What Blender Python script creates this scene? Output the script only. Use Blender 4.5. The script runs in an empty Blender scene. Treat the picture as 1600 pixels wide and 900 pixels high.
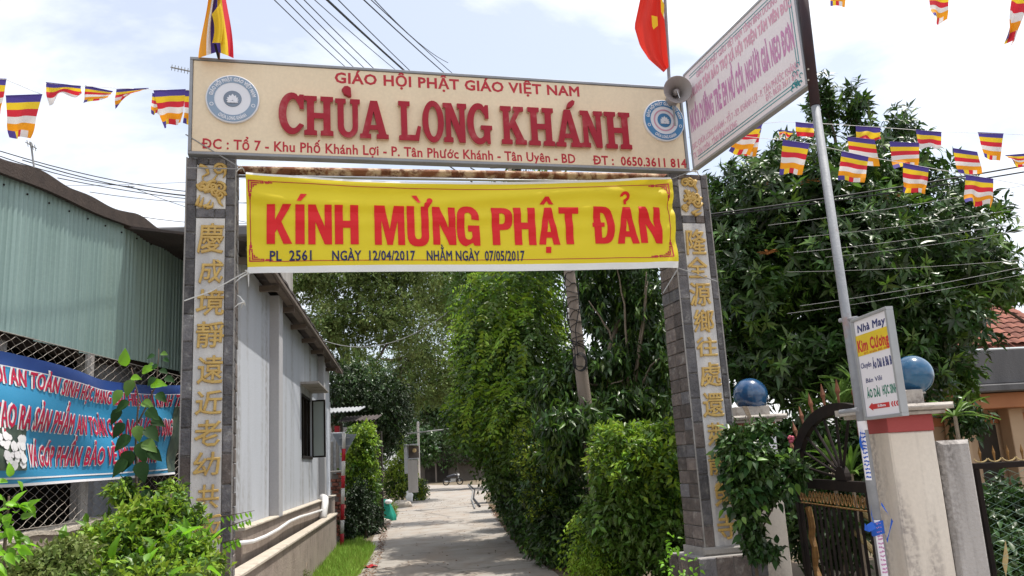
import bpy, bmesh, math, random
import numpy as np
from mathutils import Vector, Matrix
random.seed(7); rng = np.random.default_rng(7)
sc = bpy.context.scene; COL = sc.collection
PI = math.pi

# ---------------------------------------------------------------- camera
F_, ROLL, D_, H = 1300.0, math.radians(3.3), 6190.0, 1.65
up = np.array([-D_*math.sin(ROLL), -D_*math.cos(ROLL), F_]); up /= np.linalg.norm(up)
fw = np.array([0, 0, 1.0]) - up*up[2]; fw /= np.linalg.norm(fw)
rt = np.cross(fw, up)
def ray(px, py):
    d = np.array([px-800, py-450, F_]); return np.array([d@rt, d@fw, d@up])
def at(px, py, Y):
    r = ray(px, py); return r*(Y/r[1]) + np.array([0, 0, H])
def gr(px, py, z=0.0):
    r = ray(px, py); return r*((z-H)/r[2]) + np.array([0, 0, H])
# camera axes in the world: image right, image down, view
cx = np.array([rt[0], fw[0], up[0]]); cy = np.array([rt[1], fw[1], up[1]]); cz = np.array([rt[2], fw[2], up[2]])
cam = bpy.data.cameras.new('camera'); camo = bpy.data.objects.new('camera', cam); COL.objects.link(camo)
camo.matrix_world = Matrix(((cx[0], -cy[0], -cz[0], 0), (cx[1], -cy[1], -cz[1], 0), (cx[2], -cy[2], -cz[2], H), (0, 0, 0, 1)))
cam.sensor_width = 36; cam.lens = F_/1600*36; cam.clip_end = 3000; cam.clip_start = 0.05
sc.camera = camo

# ---------------------------------------------------------------- light and sky
SUN = Vector((0.30, 0.10, 0.95)).normalized()
w = bpy.data.worlds.new("World"); sc.world = w; w.use_nodes = True
nt = w.node_tree; N = nt.nodes; L = nt.links
bg = N['Background']; bg.inputs[1].default_value = 0.15
sky = N.new('ShaderNodeTexSky'); sky.sky_type = 'NISHITA'; sky.sun_disc = False
sky.sun_elevation = math.asin(SUN.z); sky.sun_rotation = math.atan2(SUN.x, SUN.y)
sky.air_density = 1.0; sky.dust_density = 2.5; sky.ozone_density = 1.0
tc = N.new('ShaderNodeTexCoord'); mp = N.new('ShaderNodeMapping'); mp.inputs['Scale'].default_value = (1.0, 1.0, 2.2)
mp.inputs['Location'].default_value = (2.8, 2.36, -1.21); mp.inputs['Rotation'].default_value = (0.2, 0.3, 0.4)
nz = N.new('ShaderNodeTexNoise'); nz.inputs['Scale'].default_value = 1.7; nz.inputs['Detail'].default_value = 8; nz.inputs['Roughness'].default_value = 0.55
nz.inputs['Distortion'].default_value = 0.4
cr = N.new('ShaderNodeValToRGB'); cr.color_ramp.elements[0].position = 0.455; cr.color_ramp.elements[1].position = 0.60
cr.color_ramp.elements[0].color = (0.34, 0.34, 0.34, 1); cr.color_ramp.elements[1].color = (0.97, 0.97, 0.97, 1)
mx = N.new('ShaderNodeMix'); mx.data_type = 'RGBA'; mx.inputs[7].default_value = (7.6, 7.7, 7.9, 1)
mq = N.new('ShaderNodeMapping'); mq.inputs['Rotation'].default_value = (0, 0, math.radians(14)); L.new(tc.outputs['Generated'], mq.inputs['Vector']); L.new(mq.outputs[0], mp.inputs['Vector']); L.new(mp.outputs[0], nz.inputs['Vector']); L.new(nz.outputs[0], cr.inputs[0])
L.new(cr.outputs[0], mx.inputs[0]); L.new(sky.outputs[0], mx.inputs[6]); L.new(mx.outputs[2], bg.inputs[0])
sl = bpy.data.lights.new('sun', 'SUN'); sl.energy = 4.2; sl.angle = math.radians(0.53); sl.color = (1.0, 0.95, 0.87)
slo = bpy.data.objects.new('sun', sl); COL.objects.link(slo); slo.location = (0, 0, 30)
slo.rotation_euler = SUN.to_track_quat('Z', 'Y').to_euler()
sc.view_settings.view_transform = 'Standard'; sc.view_settings.look = 'None'; sc.view_settings.exposure = 0.38; sc.view_settings.gamma = 1
try:
    sc.cycles.max_bounces = 8; sc.cycles.transparent_max_bounces = 8; sc.cycles.use_denoising = True
except Exception: pass

# ---------------------------------------------------------------- materials
M = {}
def mat(name, c, rough=0.8, c2=None, ns=3.0, amt=0.5, bump=0.0, bs=40.0, metal=0.0, spec=0.3, rnd=0.0, streak=False, dirt=None, ds=1.2, dpos=(0.5, 0.7), trans=0.0, tint=False, coat=0.0):
    """two colours mixed by noise, optional dirt layer, per-object value variation, fine bump"""
    m = bpy.data.materials.new(name); m.use_nodes = True; t = m.node_tree; n = t.nodes; l = t.links
    b = n['Principled BSDF']; b.inputs['Roughness'].default_value = rough; b.inputs['Metallic'].default_value = metal
    b.inputs['Specular IOR Level'].default_value = spec
    if coat: b.inputs['Coat Weight'].default_value = coat; b.inputs['Coat Roughness'].default_value = 0.08
    g = n.new('ShaderNodeNewGeometry')
    def noise(scale, detail=5, stretch=None):
        z = n.new('ShaderNodeTexNoise'); z.inputs['Scale'].default_value = scale; z.inputs['Detail'].default_value = detail
        if stretch:
            q = n.new('ShaderNodeMapping'); q.inputs['Scale'].default_value = stretch; l.new(g.outputs['Position'], q.inputs[0]); l.new(q.outputs[0], z.inputs['Vector'])
        else: l.new(g.outputs['Position'], z.inputs['Vector'])
        return z.outputs[0]
    def ramp(src, a, bb):
        r = n.new('ShaderNodeMapRange'); r.inputs[1].default_value = a; r.inputs[2].default_value = bb; l.new(src, r.inputs[0]); return r.outputs[0]
    def mix(f, a, bb, mode='MIX'):
        x = n.new('ShaderNodeMix'); x.data_type = 'RGBA'; x.blend_type = mode
        if isinstance(f, float): x.inputs[0].default_value = f
        else: l.new(f, x.inputs[0])
        for k, v in ((6, a), (7, bb)):
            if isinstance(v, tuple): x.inputs[k].default_value = (*v[:3], 1)
            else: l.new(v, x.inputs[k])
        return x.outputs[2]
    col = tuple(c)
    if c2 is None: c2 = tuple(max(0, v*0.72) for v in c)
    col = mix(ramp(noise(ns, 6, (1, 1, 0.18) if streak else None), 0.5-amt*0.5, 0.5+amt*0.5) if not tint else ramp(noise(ns), 0.35, 0.65), tuple(c), tuple(c2))
    if dirt:
        mm = n.new('ShaderNodeMath'); mm.operation = 'MULTIPLY'; mm.use_clamp = True
        l.new(ramp(noise(ds*1.7, 8, (1, 1, 0.10) if streak else None), dpos[0]-.05, dpos[1]), mm.inputs[0])
        r2 = n.new('ShaderNodeMapRange'); r2.inputs[1].default_value = .40; r2.inputs[2].default_value = .58; r2.inputs[3].default_value = .35; r2.inputs[4].default_value = 1.15
        l.new(noise(ds*9, 6), r2.inputs[0]); l.new(r2.outputs[0], mm.inputs[1])
        col = mix(mm.outputs[0], col, tuple(dirt))
        r3 = n.new('ShaderNodeMapRange'); r3.inputs[1].default_value = .3; r3.inputs[2].default_value = .62; r3.inputs[3].default_value = .0; r3.inputs[4].default_value = .12
        l.new(noise(38, 7), r3.inputs[0]); col = mix(r3.outputs[0], col, tuple(v*.45 for v in c))
    if rnd or tint:
        hv = n.new('ShaderNodeHueSaturation')
        if tint:
            a = n.new('ShaderNodeAttribute'); a.attribute_name = 'tint'; src = a.outputs['Fac']
            hr = n.new('ShaderNodeMapRange'); hr.inputs[3].default_value = 0.48; hr.inputs[4].default_value = 0.515; l.new(src, hr.inputs[0]); l.new(hr.outputs[0], hv.inputs['Hue'])
            lo, hi = 1-tint, 1+tint
        else:
            a = n.new('ShaderNodeObjectInfo'); src = a.outputs['Random']; lo, hi = 1-rnd, 1+rnd
        r = n.new('ShaderNodeMapRange'); r.inputs[3].default_value = lo; r.inputs[4].default_value = hi
        l.new(src, r.inputs[0]); l.new(r.outputs[0], hv.inputs['Value']); l.new(col, hv.inputs['Color']); col = hv.outputs[0]
    if name == 'road':
        vo = n.new('ShaderNodeTexVoronoi'); vo.feature = 'DISTANCE_TO_EDGE'; vo.inputs['Scale'].default_value = .33
        dv = n.new('ShaderNodeVectorMath'); dv.operation = 'MULTIPLY_ADD'; zz_ = n.new('ShaderNodeTexNoise'); zz_.inputs['Scale'].default_value = 2.2; zz_.inputs['Detail'].default_value = 6; l.new(g.outputs['Position'], zz_.inputs['Vector'])
        l.new(zz_.outputs[1], dv.inputs[0]); dv.inputs[1].default_value = (.7, .7, 0); l.new(g.outputs['Position'], dv.inputs[2]); l.new(dv.outputs[0], vo.inputs['Vector'])
        col = mix(ramp(vo.outputs[0], .010, .0), col, (.13, .11, .095)); col = mix(ramp(noise(.9, 4, (1, .25, 1)), .5, .7), col, (.30, .25, .205))
    l.new(col, b.inputs['Base Color'])
    if bump:
        bp = n.new('ShaderNodeBump'); bp.inputs['Strength'].default_value = bump; bp.inputs['Distance'].default_value = 0.02
        l.new(noise(bs, 6), bp.inputs['Height']); l.new(bp.outputs[0], b.inputs['Normal'])
    if trans:
        tr = n.new('ShaderNodeBsdfTranslucent'); l.new(col, tr.inputs[0]); ms = n.new('ShaderNodeMixShader'); ms.inputs[0].default_value = trans
        l.new(b.outputs[0], ms.inputs[1]); l.new(tr.outputs[0], ms.inputs[2]); l.new(ms.outputs[0], n['Material Output'].inputs[0])
    M[name] = m; return m

# ---------------------------------------------------------------- mesh helpers
WL = {}
class Frame:
    """a vertical plane: u runs along it, v is height, w stands out towards its front"""
    def __init__(s, ox, oy, th):
        s.o = np.array([ox, oy, 0.0]); s.th = th; s.u = np.array([math.cos(th), math.sin(th), 0]); s.n = np.array([math.sin(th), -math.cos(th), 0])
    def p(s, u, v, w=0.0): return s.o + s.u*u + s.n*w + np.array([0, 0, v])
    def hit(s, px, py, w=0.0):
        r = ray(px, py); c = np.array([0, 0, H]); t = ((s.o + s.n*w - c)@s.n)/(r@s.n); q = c + r*t
        return (q - s.o)@s.u, q[2]
def frame2(a, b):
    return Frame(a[0], a[1], math.atan2(b[1]-a[1], b[0]-a[0]))
WF = Frame(0, 0, 0)

def props(o, label=None, cat=None, group=None, kind=None):
    if label: o['label'] = label
    if cat: o['category'] = cat
    if group: o['group'] = group
    if kind: o['kind'] = kind
    return o
def place(o, loc, parent):
    loc = np.array(loc, float); COL.objects.link(o); WL[o.name] = loc
    if parent is not None:
        o.parent = parent; o.location = loc - WL[parent.name]
    else: o.location = loc
    return o
def thing(name, label, cat, loc, group=None):
    o = bpy.data.objects.new(name, None); o.empty_display_size = 0.2
    props(o, label, cat, group); return place(o, loc, None)
class MB:
    def __init__(s): s.v = []; s.f = []
    def add(s, vs, fs):
        k = len(s.v); s.v += [tuple(map(float, q)) for q in vs]; s.f += [tuple(i+k for i in f) for f in fs]; return s
    def box(s, F, u0, u1, v0, v1, w0, w1, c=0.0):
        if u0 > u1: u0, u1 = u1, u0
        if v0 > v1: v0, v1 = v1, v0
        if w0 > w1: w0, w1 = w1, w0
        if c <= 0:
            P = [F.p(u, v, ww) for ww in (w0, w1) for v in (v0, v1) for u in (u0, u1)]
            return s.add(P, [(0, 2, 3, 1), (4, 5, 7, 6), (0, 1, 5, 4), (2, 6, 7, 3), (0, 4, 6, 2), (1, 3, 7, 5)])
        c = min(c, (u1-u0)*.4, (v1-v0)*.4, (w1-w0)*.4)
        rings = []
        for (ww, cc) in ((w0, c), (w0+c, 0), (w1-c, 0), (w1, c)):
            rings.append([(u0+cc, v0+cc, ww), (u1-cc, v0+cc, ww), (u1-cc, v1-cc, ww), (u0+cc, v1-cc, ww)])
        P = [F.p(*q) for r in rings for q in r]
        fs = [(3, 2, 1, 0), (12, 13, 14, 15)]
        for r in range(3):
            for k in range(4): fs.append((r*4+k, r*4+(k+1) % 4, r*4+4+(k+1) % 4, r*4+4+k))
        return s.add(P, fs)
    def prism(s, F, pts, w0, w1):
        n = len(pts); P = [F.p(u, v, w0) for u, v in pts] + [F.p(u, v, w1) for u, v in pts]
        return s.add(P, [tuple(range(n))[::-1], tuple(range(n, 2*n))] + [(k, (k+1) % n, n+(k+1) % n, n+k) for k in range(n)])
    def tube(s, pts, r, n=6, cap=True):
        pts = [np.array(p, float) for p in pts]; rr = r if isinstance(r, (list, tuple, np.ndarray)) else [r]*len(pts)
        P = []; fs = []; prev = None
        for i, p in enumerate(pts):
            d = pts[min(i+1, len(pts)-1)] - pts[max(i-1, 0)]; d = d/(np.linalg.norm(d)+1e-9)
            a = prev if prev is not None else (np.array([0, 0, 1.0]) if abs(d[2]) < 0.9 else np.array([1.0, 0, 0]))
            x = a - d*(a@d); x /= np.linalg.norm(x)+1e-9; y = np.cross(d, x); prev = x
            for k in range(n):
                an = 2*PI*k/n; P.append(p + (x*math.cos(an) + y*math.sin(an))*rr[i])
        for i in range(len(pts)-1):
            for k in range(n): fs.append((i*n+k, i*n+(k+1) % n, (i+1)*n+(k+1) % n, (i+1)*n+k))
        if cap: fs += [tuple(range(n))[::-1], tuple(range((len(pts)-1)*n, len(pts)*n))]
        return s.add(P, fs)
    def lathe(s, c, prof, n=24, axis=(0, 0, 1)):
        ax = np.array(axis, float); ax /= np.linalg.norm(ax); a = np.array([1.0, 0, 0]) if abs(ax[0]) < .8 else np.array([0, 1.0, 0])
        x = a - ax*(a@ax); x /= np.linalg.norm(x); y = np.cross(ax, x); P = []; fs = []
        for (r, h) in prof:
            for k in range(n): P.append(np.array(c) + ax*h + (x*math.cos(2*PI*k/n) + y*math.sin(2*PI*k/n))*r)
        for i in range(len(prof)-1):
            for k in range(n): fs.append((i*n+k, i*n+(k+1) % n, (i+1)*n+(k+1) % n, (i+1)*n+k))
        fs += [tuple(range(n))[::-1], tuple(range((len(prof)-1)*n, len(prof)*n))]
        return s.add(P, fs)
    def grid(s, fn, nu, nv, thick=None):
        P = [fn(i/nu, j/nv) for j in range(nv+1) for i in range(nu+1)]
        fs = [(j*(nu+1)+i, j*(nu+1)+i+1, (j+1)*(nu+1)+i+1, (j+1)*(nu+1)+i) for j in range(nv) for i in range(nu)]
        s.add(P, fs)
        if thick is not None:
            P2 = [q + np.array(thick) for q in P]; k = len(P); n1 = nu+1
            fs2 = [tuple(f[::-1]) for f in fs]; s.add(P2, fs2); b0 = len(s.v)-2*k
            E = [(j*n1, (j+1)*n1) for j in range(nv)] + [((j+1)*n1+nu, j*n1+nu) for j in range(nv)] + [(i+1, i) for i in range(nu)] + [(nv*n1+i, nv*n1+i+1) for i in range(nu)]
            s.f += [(b0+a, b0+b, b0+k+b, b0+k+a) for a, b in E]
        return s
    def ball(s, c, r, n=16, sq=(1, 1, 1)):
        m = max(6, n//2); P = []; fs = []
        for i in range(m+1):
            t = PI*i/m
            for k in range(n): P.append(np.array(c)+np.array([math.sin(t)*math.cos(2*PI*k/n)*sq[0], math.sin(t)*math.sin(2*PI*k/n)*sq[1], math.cos(t)*sq[2]])*r)
        for i in range(m):
            for k in range(n): fs.append(((i+1)*n+k, (i+1)*n+(k+1) % n, i*n+(k+1) % n, i*n+k))
        return s.add(P, fs)
    def build(s, name, m, parent=None, smooth=False, label=None, cat=None, group=None, kind=None, origin=None):
        A = np.array(s.v)
        if origin is None:
            origin = A.mean(0); origin[2] = A[:, 2].min()
        me = bpy.data.meshes.new(name); me.from_pydata([tuple(q) for q in A-origin], [], s.f)
        me.materials.append(M[m] if isinstance(m, str) else m)
        if smooth: me.polygons.foreach_set('use_smooth', [True]*len(me.polygons))
        o = bpy.data.objects.new(name, me); place(o, origin, parent); props(o, label, cat, group, kind); return o

# unit stone piece shared by tiles: back at y=0, uneven chamfered front at y=-1
def unit_pieces(n, jit=0.06, rim=0.10):
    out = []
    for k in range(n):
        r = random.Random(k*7+3); j = lambda a: (r.random()-.5)*a
        B = [(-.5, 0, -.5), (.5, 0, -.5), (.5, 0, .5), (-.5, 0, .5)]
        Rm = [(x*.985+j(.02), -.62, z*.985+j(.02)) for x, _, z in B]
        Ft = [(x*(1-rim*2*.5)+j(jit*.5), -1+abs(j(jit*3)), z*(1-rim)+j(jit*.5)) for x, _, z in B]
        C = [(j(.2), -1.0-j(jit*2), j(.2))]
        V = B+Rm+Ft+C; f = [(0, 3, 2, 1)]
        for a in (0, 4):
            for q in range(4): f.append((a+q, a+(q+1) % 4, a+4+(q+1) % 4, a+4+q))
        f += [(8+q, 8+(q+1) % 4, 12) for q in range(4)]
        me = bpy.data.meshes.new('stone_piece'); me.from_pydata(V, [], f); out.append(me)
    return out
_pc = {}
def pieces_for(m):
    if m not in _pc:
        _pc[m] = unit_pieces(5)
        for q in _pc[m]: q.materials.append(M[m])
    return _pc[m]
def tile(F, u0, u1, v0, v1, w0, w1, m, parent, name='stone_tile', g=0.003):
    me = random.choice(pieces_for(m)); o = bpy.data.objects.new(name, me)
    c = F.p((u0+u1)/2, (v0+v1)/2, w0); place(o, c, parent)
    o.rotation_euler = (0, 0, F.th); o.scale = (abs(u1-u0)-2*g, (w1-w0)*(0.85+random.random()*.3), abs(v1-v0)-2*g); return o

# ---------------------------------------------------------------- lettering (text jobs are turned into meshes all at once)
JOBS = []
SUBS = {'Đ': ('D', 'bar'), 'ơ': ('o', 'horn'), 'ớ': ('ó', 'horn'), 'ợ': ('ọ', 'horn'), 'ờ': ('ò', 'horn'), 'Ơ': ('O', 'Horn'), 'Ờ': ('Ò', 'Horn'), 'Ợ': ('Ọ', 'Horn'), 'Ớ': ('Ó', 'Horn')}
def text(F, txt, p0, p1, cap, w, depth, m, parent, bold=0.0, name='lettering', warp=None, shear=0.0, pxy=True, box=None, res=2, label=None, polar=None):
    """p0/p1: baseline start and end (u,v); cap: capital height; box=(u0,u1,v0,v1) fits the bounding box instead"""
    JOBS.append(dict(F=F, txt=txt, p0=p0, p1=p1, cap=cap, w=w, depth=depth, m=m, parent=parent, bold=bold, name=name, warp=warp, shear=shear, box=box, res=res, label=label, polys=None, polar=polar))
def glyph(F, polys, box, w, depth, m, parent, name='letter', warp=None, label=None):
    JOBS.append(dict(F=F, txt=None, p0=None, p1=None, cap=1, w=w, depth=depth, m=m, parent=parent, bold=0.0, name=name, warp=warp, shear=0, box=box, res=2, label=label, polys=polys, polar=None))
def run_jobs():
    obs = []; extra = []
    def probe(t_, bv, sp_=True):
        c = bpy.data.curves.new('t', 'FONT'); c.body = t_; c.size = 1; c.resolution_u = 1; c.extrude = .02; c.bevel_depth = max(bv, .002); c.space_character = 1+bv*2.2 if sp_ else 1; o = bpy.data.objects.new('t', c); COL.objects.link(o); return o
    for j in JOBS:
        j['marks'] = []
        if j['polys'] is None:
            t_ = j['txt']; n_ = ''.join(SUBS.get(q, (q,))[0] for q in t_)
            for i, q in enumerate(t_):
                if q in SUBS: j['marks'].append((SUBS[q][1], probe(n_[:i+1], j['bold']), probe(n_[i], j['bold'])))
            j['txt'] = n_
            c = bpy.data.curves.new('t', 'FONT'); c.body = j['txt']; c.size = 1; c.resolution_u = j['res']; c.space_character = 1+j['bold']*2.2 if len(j['txt']) > 1 else 1
            c.extrude = 0.02; c.bevel_depth = max(j['bold'], 0.002); c.bevel_resolution = 0
        else:
            c = bpy.data.curves.new('t', 'CURVE'); c.dimensions = '2D'; c.fill_mode = 'BOTH'; c.extrude = 0.02
            for P in j['polys']:
                s_ = c.splines.new('POLY'); s_.points.add(len(P)-1); s_.use_cyclic_u = True
                for k, (x, y) in enumerate(P): s_.points[k].co = (x, y, 0, 1)
        o = bpy.data.objects.new('t', c); COL.objects.link(o); obs.append(o)
    dg = bpy.context.evaluated_depsgraph_get(); dg.update()
    for j, o in zip(JOBS, obs):
        ev = o.evaluated_get(dg); me = ev.to_mesh()
        A = np.array([tuple(v.co) for v in me.vertices]); fs = [tuple(p.vertices) for p in me.polygons]
        ev.to_mesh_clear()
        for kind_, o1, o2 in j['marks']:
            def xs_(o_):
                e_ = o_.evaluated_get(dg); m_ = e_.to_mesh(); q = [v.co.x for v in m_.vertices]; e_.to_mesh_clear(); return min(q), max(q)
            xr = xs_(o1)[1]; a_, b_ = xs_(o2); wd_ = b_-a_; xl = xr-wd_; zt_ = A[:, 2].max()+.002; bo = j['bold']*.7
            if kind_ == 'bar': P_ = [(xl-.07, .31-bo), (xl+wd_*.52, .31-bo), (xl+wd_*.52, .38+bo), (xl-.07, .38+bo)]
            else:
                yt = .42 if kind_ == 'horn' else .62; xr2 = xr-bo-.01
                P_ = [(xr2-.07-bo, yt-bo*.5), (xr2-.01, yt-.03), (xr2+.05+bo, yt+.06), (xr2+.06+bo, yt+.16+bo), (xr2-.02-bo*.5, yt+.16+bo), (xr2-.01-bo*.5, yt+.08)]
            k_ = len(A); A = np.vstack([A]+[np.array([[x_, y_, zt_]]) for x_, y_ in P_]); fs = fs+[tuple(range(k_, k_+len(P_)))]
        if len(A) == 0: continue
        zmin, zmax = A[:, 2].min(), A[:, 2].max()
        fs = [f for f in fs if not all(A[i, 2] < zmin+1e-5 for i in f)]
        used = sorted({i for f in fs for i in f}); idx = {i: k for k, i in enumerate(used)}; fs = [tuple(idx[i] for i in f) for f in fs]; A = A[used]
        z = (A[:, 2]-zmin)/max(zmax-zmin, 1e-6)*j['depth']
        x = A[:, 0]; y = A[:, 1]; F = j['F']
        x = x + y*j['shear']
        if j['box']:
            u0, u1, v0, v1 = j['box']
            if j['polys'] is not None: xs0, xs1, ys0, ys1 = 0, max(p[0] for P in j['polys'] for p in P), 0, 1
            else: xs0, xs1, ys0, ys1 = x.min(), x.max(), y.min(), y.max()
            U = u0 + (x-xs0)/(xs1-xs0)*(u1-u0); V = v0 + (y-ys0)/(ys1-ys0)*(v1-v0)
        elif j['polar']:
            cu, cv, R, a0, a1, inv = j['polar']
            s_ = (x-x.min())/(x.max()-x.min()); a = a0+(a1-a0)*s_; hh = y/0.7*j['cap']; rr = R + (hh if not inv else -hh)
            U = cu + rr*np.cos(a); V = cv + rr*np.sin(a)
        else:
            s_ = (x-x.min())/(x.max()-x.min()); (ua, va), (ub, vb) = j['p0'], j['p1']
            U = ua + s_*(ub-ua); V = va + s_*(vb-va) + y/0.7*j['cap']
        if j['warp'] and j['depth'] <= .003:
            W0 = np.zeros_like(U); bm = bmesh.new(); vv = [bm.verts.new((a, b, c)) for a, b, c in zip(U, V, z)]
            for f in fs:
                try: bm.faces.new([vv[i] for i in f])
                except ValueError: pass
            du = .045; dv = .045 if j['F'] is G else .12
            for lo, hi, st_, ax in ((U.min(), U.max(), du, (1, 0, 0)), (V.min(), V.max(), dv, (0, 1, 0))):
                q = lo+st_
                while q < hi-.003:
                    bmesh.ops.bisect_plane(bm, geom=bm.verts[:]+bm.edges[:]+bm.faces[:], dist=1e-6, plane_co=(ax[0]*q, ax[1]*q, 0), plane_no=ax); q += st_
            bm.verts.index_update(); B_ = np.array([tuple(v.co) for v in bm.verts]); fs = [tuple(v.index for v in f.verts) for f in bm.faces]; bm.free()
            U, V, z = B_[:, 0], B_[:, 1], B_[:, 2]; x = U.copy()
        W = np.full_like(U, j['w'])
        if j['warp']:
            T = [j['warp'](a, b) for a, b in zip(U, V)]
            U = np.array([t[0] for t in T]); V = np.array([t[1] for t in T]); W = W + np.array([t[2] for t in T])
        P3 = [F.p(a, b, c) for a, b, c in zip(U, V, W+z)]
        if j['polys'] is None and not j['polar'] and not j['box'] and len(j['txt']) > 1:
            par = list(range(len(P3)))
            def find(i):
                while par[i] != i: par[i] = par[par[i]]; i = par[i]
                return i
            for f in fs:
                r0 = find(f[0])
                for i in f[1:]: par[find(i)] = r0
            isl = {}
            for f in fs: isl.setdefault(find(f[0]), []).append(f)
            L_ = []
            for fl in isl.values():
                ii = [i for f in fl for i in f]; xs_2 = [x[i] for i in ii]; L_.append([min(xs_2), max(xs_2), fl])
            L_.sort(key=lambda q: q[0]); out = []
            for a_, b_, fl in L_:
                if out and min(out[-1][1], b_)-a_ > .45*min(b_-a_, out[-1][1]-out[-1][0]): out[-1][1] = max(out[-1][1], b_); out[-1][2] = out[-1][2]+fl
                else: out.append([a_, b_, fl])
            for a_, b_, fl in out:
                us_ = sorted({i for f in fl for i in f}); ix = {i: k for k, i in enumerate(us_)}
                MB().add([P3[i] for i in us_], [tuple(ix[i] for i in f) for f in fl]).build('letter', j['m'], j['parent'])
            continue
        mb = MB(); mb.add(P3, fs)
        mb.build(j['name'], j['m'], j['parent'], label=j['label'])
    for o in obs+[q for j in JOBS for mk in j['marks'] for q in mk[1:]]:
        c = o.data; bpy.data.objects.remove(o); bpy.data.curves.remove(c)
def arc(cx_, cy_, rx, ry, a0, a1, n=10):
    return [(cx_+rx*math.cos(math.radians(a0+(a1-a0)*k/n)), cy_+ry*math.sin(math.radians(a0+(a1-a0)*k/n))) for k in range(n+1)]
def se(cx_, cy_, rx, ry, a0, a1, n=12, e=2.6):
    out = []
    for k in range(n+1):
        a = math.radians(a0+(a1-a0)*k/n); c, s_ = math.cos(a), math.sin(a)
        out.append((cx_+rx*math.copysign(abs(c)**(2/e), c), cy_+ry*math.copysign(abs(s_)**(2/e), s_)))
    return out
SANS = {
 'H': [[(0,0),(0,1),(.2,1),(.2,.6),(.38,.6),(.38,1),(.58,1),(.58,0),(.38,0),(.38,.42),(.2,.42),(.2,0)]],
 'I': [[(0,0),(0,1),(.21,1),(.21,0)]],
 'N': [[(0,0),(0,1),(.19,1),(.41,.44),(.41,1),(.59,1),(.59,0),(.41,0),(.18,.55),(.18,0)]],
 'K': [[(0,0),(0,1),(.21,1),(.21,.60),(.40,1),(.62,1),(.37,.56),(.64,0),(.42,0),(.26,.37),(.21,.27),(.21,0)]],
 'M': [[(0,0),(0,1),(.27,1),(.39,.40),(.51,1),(.78,1),(.78,0),(.60,0),(.60,.62),(.46,0),(.32,0),(.18,.62),(.18,0)]],
 'A': [[(0,0),(.21,1),(.42,1),(.63,0),(.43,0),(.395,.19),(.235,.19),(.2,0)], [(.262,.34),(.315,.70),(.368,.34)]],
 'T': [[(.17,0),(.17,.83),(0,.83),(0,1),(.55,1),(.55,.83),(.38,.83),(.38,0)]],
 'P': [[(0,0),(0,1),(.3,1)]+se(.3,.7,.28,.3,90,-90)[1:]+[(.21,.4),(.21,0)], [(.21,.84)]+se(.26,.70,.11,.14,90,-90)+[(.21,.56)]],
 'D': [[(0,0),(0,1),(.25,1)]+se(.25,.5,.33,.5,90,-90)[1:], [(.2,.84)]+se(.23,.5,.14,.34,90,-90)+[(.2,.16)]],
 'U': [[(0,1),(.2,1)]+[(.2,.3)]+se(.29,.3,.09,.14,180,360)[1:]+[(.38,1),(.58,1)]+se(.29,.28,.29,.30,0,-180)],
 'G': [se(.3,.5,.3,.51,20,340)[0:0]+[(.58,.66)]+se(.29,.64,.29,.37,0,180)+se(.29,.34,.29,.36,180,262)+[(.40,.07),(.44,0),(.59,0),(.59,.52),(.29,.52),(.29,.36),(.39,.36),(.39,.24)]+se(.295,.28,.095,.13,-30,-180)+se(.29,.70,.09,.15,180,0)+[(.38,.66)]],
}
def slabI(x, t=.10, s0=.09, s1=.29, wd=.38): return None
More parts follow.
